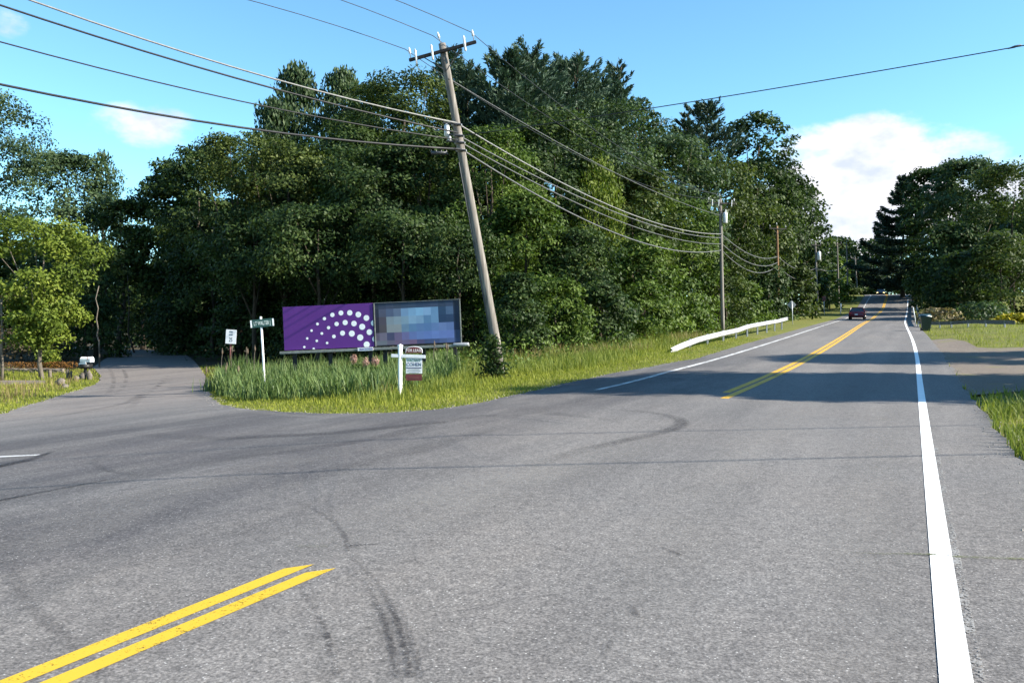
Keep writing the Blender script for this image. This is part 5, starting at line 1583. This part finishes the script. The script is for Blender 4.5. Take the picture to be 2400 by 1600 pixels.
# weeds with broad leaves along the foot of the wood
def weed_keep(x, y, r):
    p, t = pt_of(x, y)
    return lawn(x, y) & (p < -12.0) & (p > -19) & (t > 27) & (vnoise(x, y, .8, 6) > -.5)
def weeds():
    r = np.random.default_rng(21)
    x = r.uniform(-4, 40, 60000); y = r.uniform(26, 105, 60000); k = weed_keep(x, y, r) & (r.random(60000) < np.clip(40 / y, 0, 1)); x, y = x[k], y[k]; n = len(x)
    hh = (.75 + .45 * vnoise(x, y, .6, 7)).clip(.2)
    z = G(x, y) + hh * r.uniform(.05, 1, n)
    V = leaf_quads(np.stack([x, y, z], -1), norm(r.normal(size=(n, 3)) * .7 + np.array([.2, -.3, .8])), .17 * (y / 40).clip(.8, 2), .10 * (y / 40).clip(.8, 2), r)
    o = quads_mesh('roadside_weeds', V, np.clip(r.normal(.5, .2, n) + .15 * vnoise(x, y, .9, 9), 0, 1), 'leaf_fresh')
    tag(o, 'bushy green weeds along the foot of the wood', 'weeds'); o['kind'] = 'stuff'
weeds()
# right verge
def right_keep(x, y, r):
    p, t = pt_of(x, y)
    drive = inside(x, y, np.array(gp))
    return lawn(x, y) & (p > 0) & (~drive) & (y > 3) & (r.random(len(x)) < np.clip(14. / np.maximum(y, 1), .04, 1) ** 1.4) & (x < .63 * y + 5)
blades(260000, (4, 60), (4, 80), right_keep, lambda x, y, r, n: (.15 + .05 * vnoise(x, y, .9, 4)) * r.uniform(.5, 1.5, n) * (1 + .012 * y), .020, 'grass_mown', 'right_verge_grass', 'short bright grass on the right of the road', 6, .9, 2)
blades(30000, (4, 14), (5, 18), lambda x, y, r: right_keep(x, y, r) & (vnoise(x, y, 1.1, 12) > .1), lambda x, y, r, n: .27 * r.uniform(.5, 1.5, n), .018, 'grass_wild', 'right_tall_grass', 'tufts of longer darker grass at the near right verge', 7, .7, 2)
# left lawn
def left_keep(x, y, r):
    p, t = pt_of(x, y)
    return lawn(x, y) & (p < -16) & (x < -8.5) & (y < 52) & (r.random(len(x)) < np.clip(24. / np.maximum(y, 1), .2, 1) ** 1.3)
def left_drive(x, y): return ~inside(x, y, np.array(gp2))
blades(120000, (-34, -8), (13, 50), lambda x, y, r: left_keep(x, y, r) & left_drive(x, y) & (x < -10 - .0 * y), lambda x, y, r, n: np.clip(.10 + .03 * ed_(x, y), .1, .24) * r.uniform(.5, 1.5, n), .024, 'grass_mown', 'left_lawn_grass', 'short grass on the lawn corner by the mailbox', 8, .8, 2)
blades(14000, (-26, -8), (15, 40), lambda x, y, r: left_keep(x, y, r) & left_drive(x, y) & (ed_(x, y) > .8) & (ed_(x, y) < 5.5), lambda x, y, r, n: .34 * r.uniform(.5, 1.4, n), .022, 'grass_dry', 'left_seed_grass', 'longer brownish grass on the lawn corner left of the lane', 9, .6, 2)
# reed clump with plumes at the left end
def plume_clump(label, px, row, n, h, spread, seed):
    b0 = at(px, row); r = np.random.default_rng(seed)
    rt = thing('reed_clump', label, 'reeds', b0)
    x = r.normal(0, spread, n); y = r.normal(0, spread, n); hh = h * r.uniform(.55, 1.05, n)
    a = r.uniform(0, 6.28, n); V = []
    d = np.stack([np.cos(a), np.sin(a), 0 * a], -1); s = np.stack([-np.sin(a), np.cos(a), 0 * a], -1); base = np.stack([x, y, 0 * x - .03], -1); up = np.array([0, 0, 1.])
    bn = r.uniform(.1, .6, n)
    P = lambda u: base + up * (hh * (u - .3 * bn * u * u))[:, None] + d * (hh * bn * u * u * .6)[:, None]
    for i in range(4):
        u0, u1 = i / 4, (i + 1) / 4; w0, w1 = .024 * (1 - u0 ** 2), .024 * max(1 - u1 ** 2, .06)
        V.append(np.stack([P(u0) - s * w0, P(u0) + s * w0, P(u1) + s * w1, P(u1) - s * w1], 1))
    o = quads_mesh('blades', np.concatenate(V), np.tile(np.clip(r.normal(.5, .2, n), 0, 1), 4), 'reed', rt); o['kind'] = 'stuff'
    for k in range(max(3, n // 60)):
        q = Vector((r.normal(0, spread), r.normal(0, spread), 0)); hx = h * r.uniform(.9, 1.12)
        MB().tube([q, q + Vector((.02, 0, hx * .75)), q + Vector((.06, 0, hx))], [.012, .010, .006], 5).build('stalk', 'bark_pale', rt)
        MB().lathe([(.006, 0), (.030, .07), (.026, .16), (.004, .26)], 6, q + Vector((.05, 0, hx * .92))).build('plume', 'reed_plume', rt)
plume_clump('tall reed clump with pale plumes beside the speed limit sign', 562, 905, 300, 1.32, .26, 31)
plume_clump('tall reed clump rising in front of the right end of the billboard', 1050, 880, 220, 1.05, .2, 32)
plume_clump('reed clump at the left corner of the reed bed', 522, 915, 300, .75, .32, 33)
for i, (lab, px, row, h) in enumerate((('tallest pink flowering weed below the name plate', 829, 842, .62), ('pink flowering weed right of the tallest one', 857, 850, .52), ('pink flowering weed low beside the realtor post', 880, 846, .42))):
    b0 = ray(px, 900, 28.5); b0.z = g1(b0.x, b0.y)
    top_ = ray(px, row, 28.5) - b0
    rt = thing('flowering_weed', lab, 'flower', b0, 0, 'pink flowering weeds before the billboard')
    MB().tube([(0, 0, -.05), top_ * .5 + Vector((.03, 0, 0)), top_], .012, 5).build('stem', 'bark', rt)
    r = np.random.default_rng(60 + i); n = 260
    dd = norm(r.normal(size=(n, 3))); c = dd * (r.random(n) ** .4)[:, None] * np.array([.15, .15, .20]) + np.array(top_)
    quads_mesh('flower_head', leaf_quads(c, dd, .045, .035, r), np.clip(r.normal(.5, .2, n), 0, 1), 'flower_pink', rt)
    c = np.stack([r.normal(0, .1, 60), r.normal(0, .1, 60), r.uniform(.1, .8, 60) * top_.z], -1)
    quads_mesh('leaves', leaf_quads(c, norm(r.normal(size=(60, 3)) + np.array([0, 0, 1])), .2, .07, r), np.clip(r.normal(.5, .2, 60), 0, 1), 'leaf_fresh', rt)
# ivy on the foot of the leaning pole
iv = thing('pole_ivy', 'dark ivy climbing the foot of the leaning pole', 'ivy', P1b)
r = np.random.default_rng(77); n = 1500
u = r.random(n) ** 1.3; hgt_ = u * 1.45
ax = (P1t - P1b).normalized()
c = np.array(ax)[None] * hgt_[:, None] + np.stack([r.normal(-.22, .24, n) * (1.15 - u * .75), r.normal(-.12, .14, n), 0 * u], -1)
quads_mesh('leaves', leaf_quads(c, norm(r.normal(size=(n, 3)) + np.array([.2, -.5, .4])), .105, .08, r), np.clip(r.normal(.45, .2, n), 0, 1), 'leaf_oak', iv)
MB().tube([(-.2, -.16, 0), (-.25, -.2, .5), (-.32, -.2, 1.1)], .015, 5).build('vine', 'bark', iv)
# bushes of the right-hand verge
tree('bush', 'grey-green willowy bush behind the dull guardrail', 'leafy', 'leaf_cool', 2300, 706, 48, 84, None, 1.3, 'bushes right of the road', 'bush', 'dome', limbs=0)
tree('bush', 'yellow flowering goldenrod bush at the right edge', 'leafy', 'goldenrod', 2385, 734, 42, 70, None, 1.3, 'bushes right of the road', 'bush', 'dome', limbs=0)
tree('bush', 'straw-coloured weed bank left of the willowy bush', 'leafy', 'straw', 2205, 722, 42, 88, None, 1.2, 'bushes right of the road', 'bush', 'dome', limbs=0)
tree('bush', 'dark green bush under the right-hand oaks', 'leafy', 'leaf_oak', 2240, 660, 80, 104, None, 1.1, 'bushes right of the road', 'bush', 'dome', limbs=0)
tree('bush', 'dark bush beside the upper end of the right guardrail', 'leafy', 'leaf_oak', 2170, 650, 30, 135, None, 1.1, 'bushes right of the road', 'bush', 'dome', limbs=0)
# grit and pebbles along the crumbling tarmac edge
r = np.random.default_rng(41)
e_ = PAVE[(np.hypot(PAVE[:, 0], PAVE[:, 1]) < 40)]
ii = r.integers(0, len(e_), 2600)
x = e_[ii, 0] + r.normal(0, .13, 2600); y = e_[ii, 1] + r.normal(0, .13, 2600); z = G(x, y) + .026
sz = r.uniform(.006, .020, 2600)
c = np.stack([x, y, z], -1)
th = r.uniform(0, 6.28, 2600)
tri = []
for k_ in range(3):
    a0, a1 = th + k_ * 2.094, th + (k_ + 1) * 2.094
    p0 = c + np.stack([np.cos(a0) * sz, np.sin(a0) * sz, 0 * sz - .012], -1); p1 = c + np.stack([np.cos(a1) * sz, np.sin(a1) * sz, 0 * sz - .012], -1)
    tri.append(np.stack([p0, p1, c + np.stack([0 * sz, 0 * sz, sz * .8], -1)], 1))
o = quads_mesh('edge_grit', np.concatenate(tri), np.tile(r.random(2600), 3), 'pebble', per=3)
tag(o, 'loose grit and pebbles along the tarmac edge', 'grit'); o['kind'] = 'stuff'
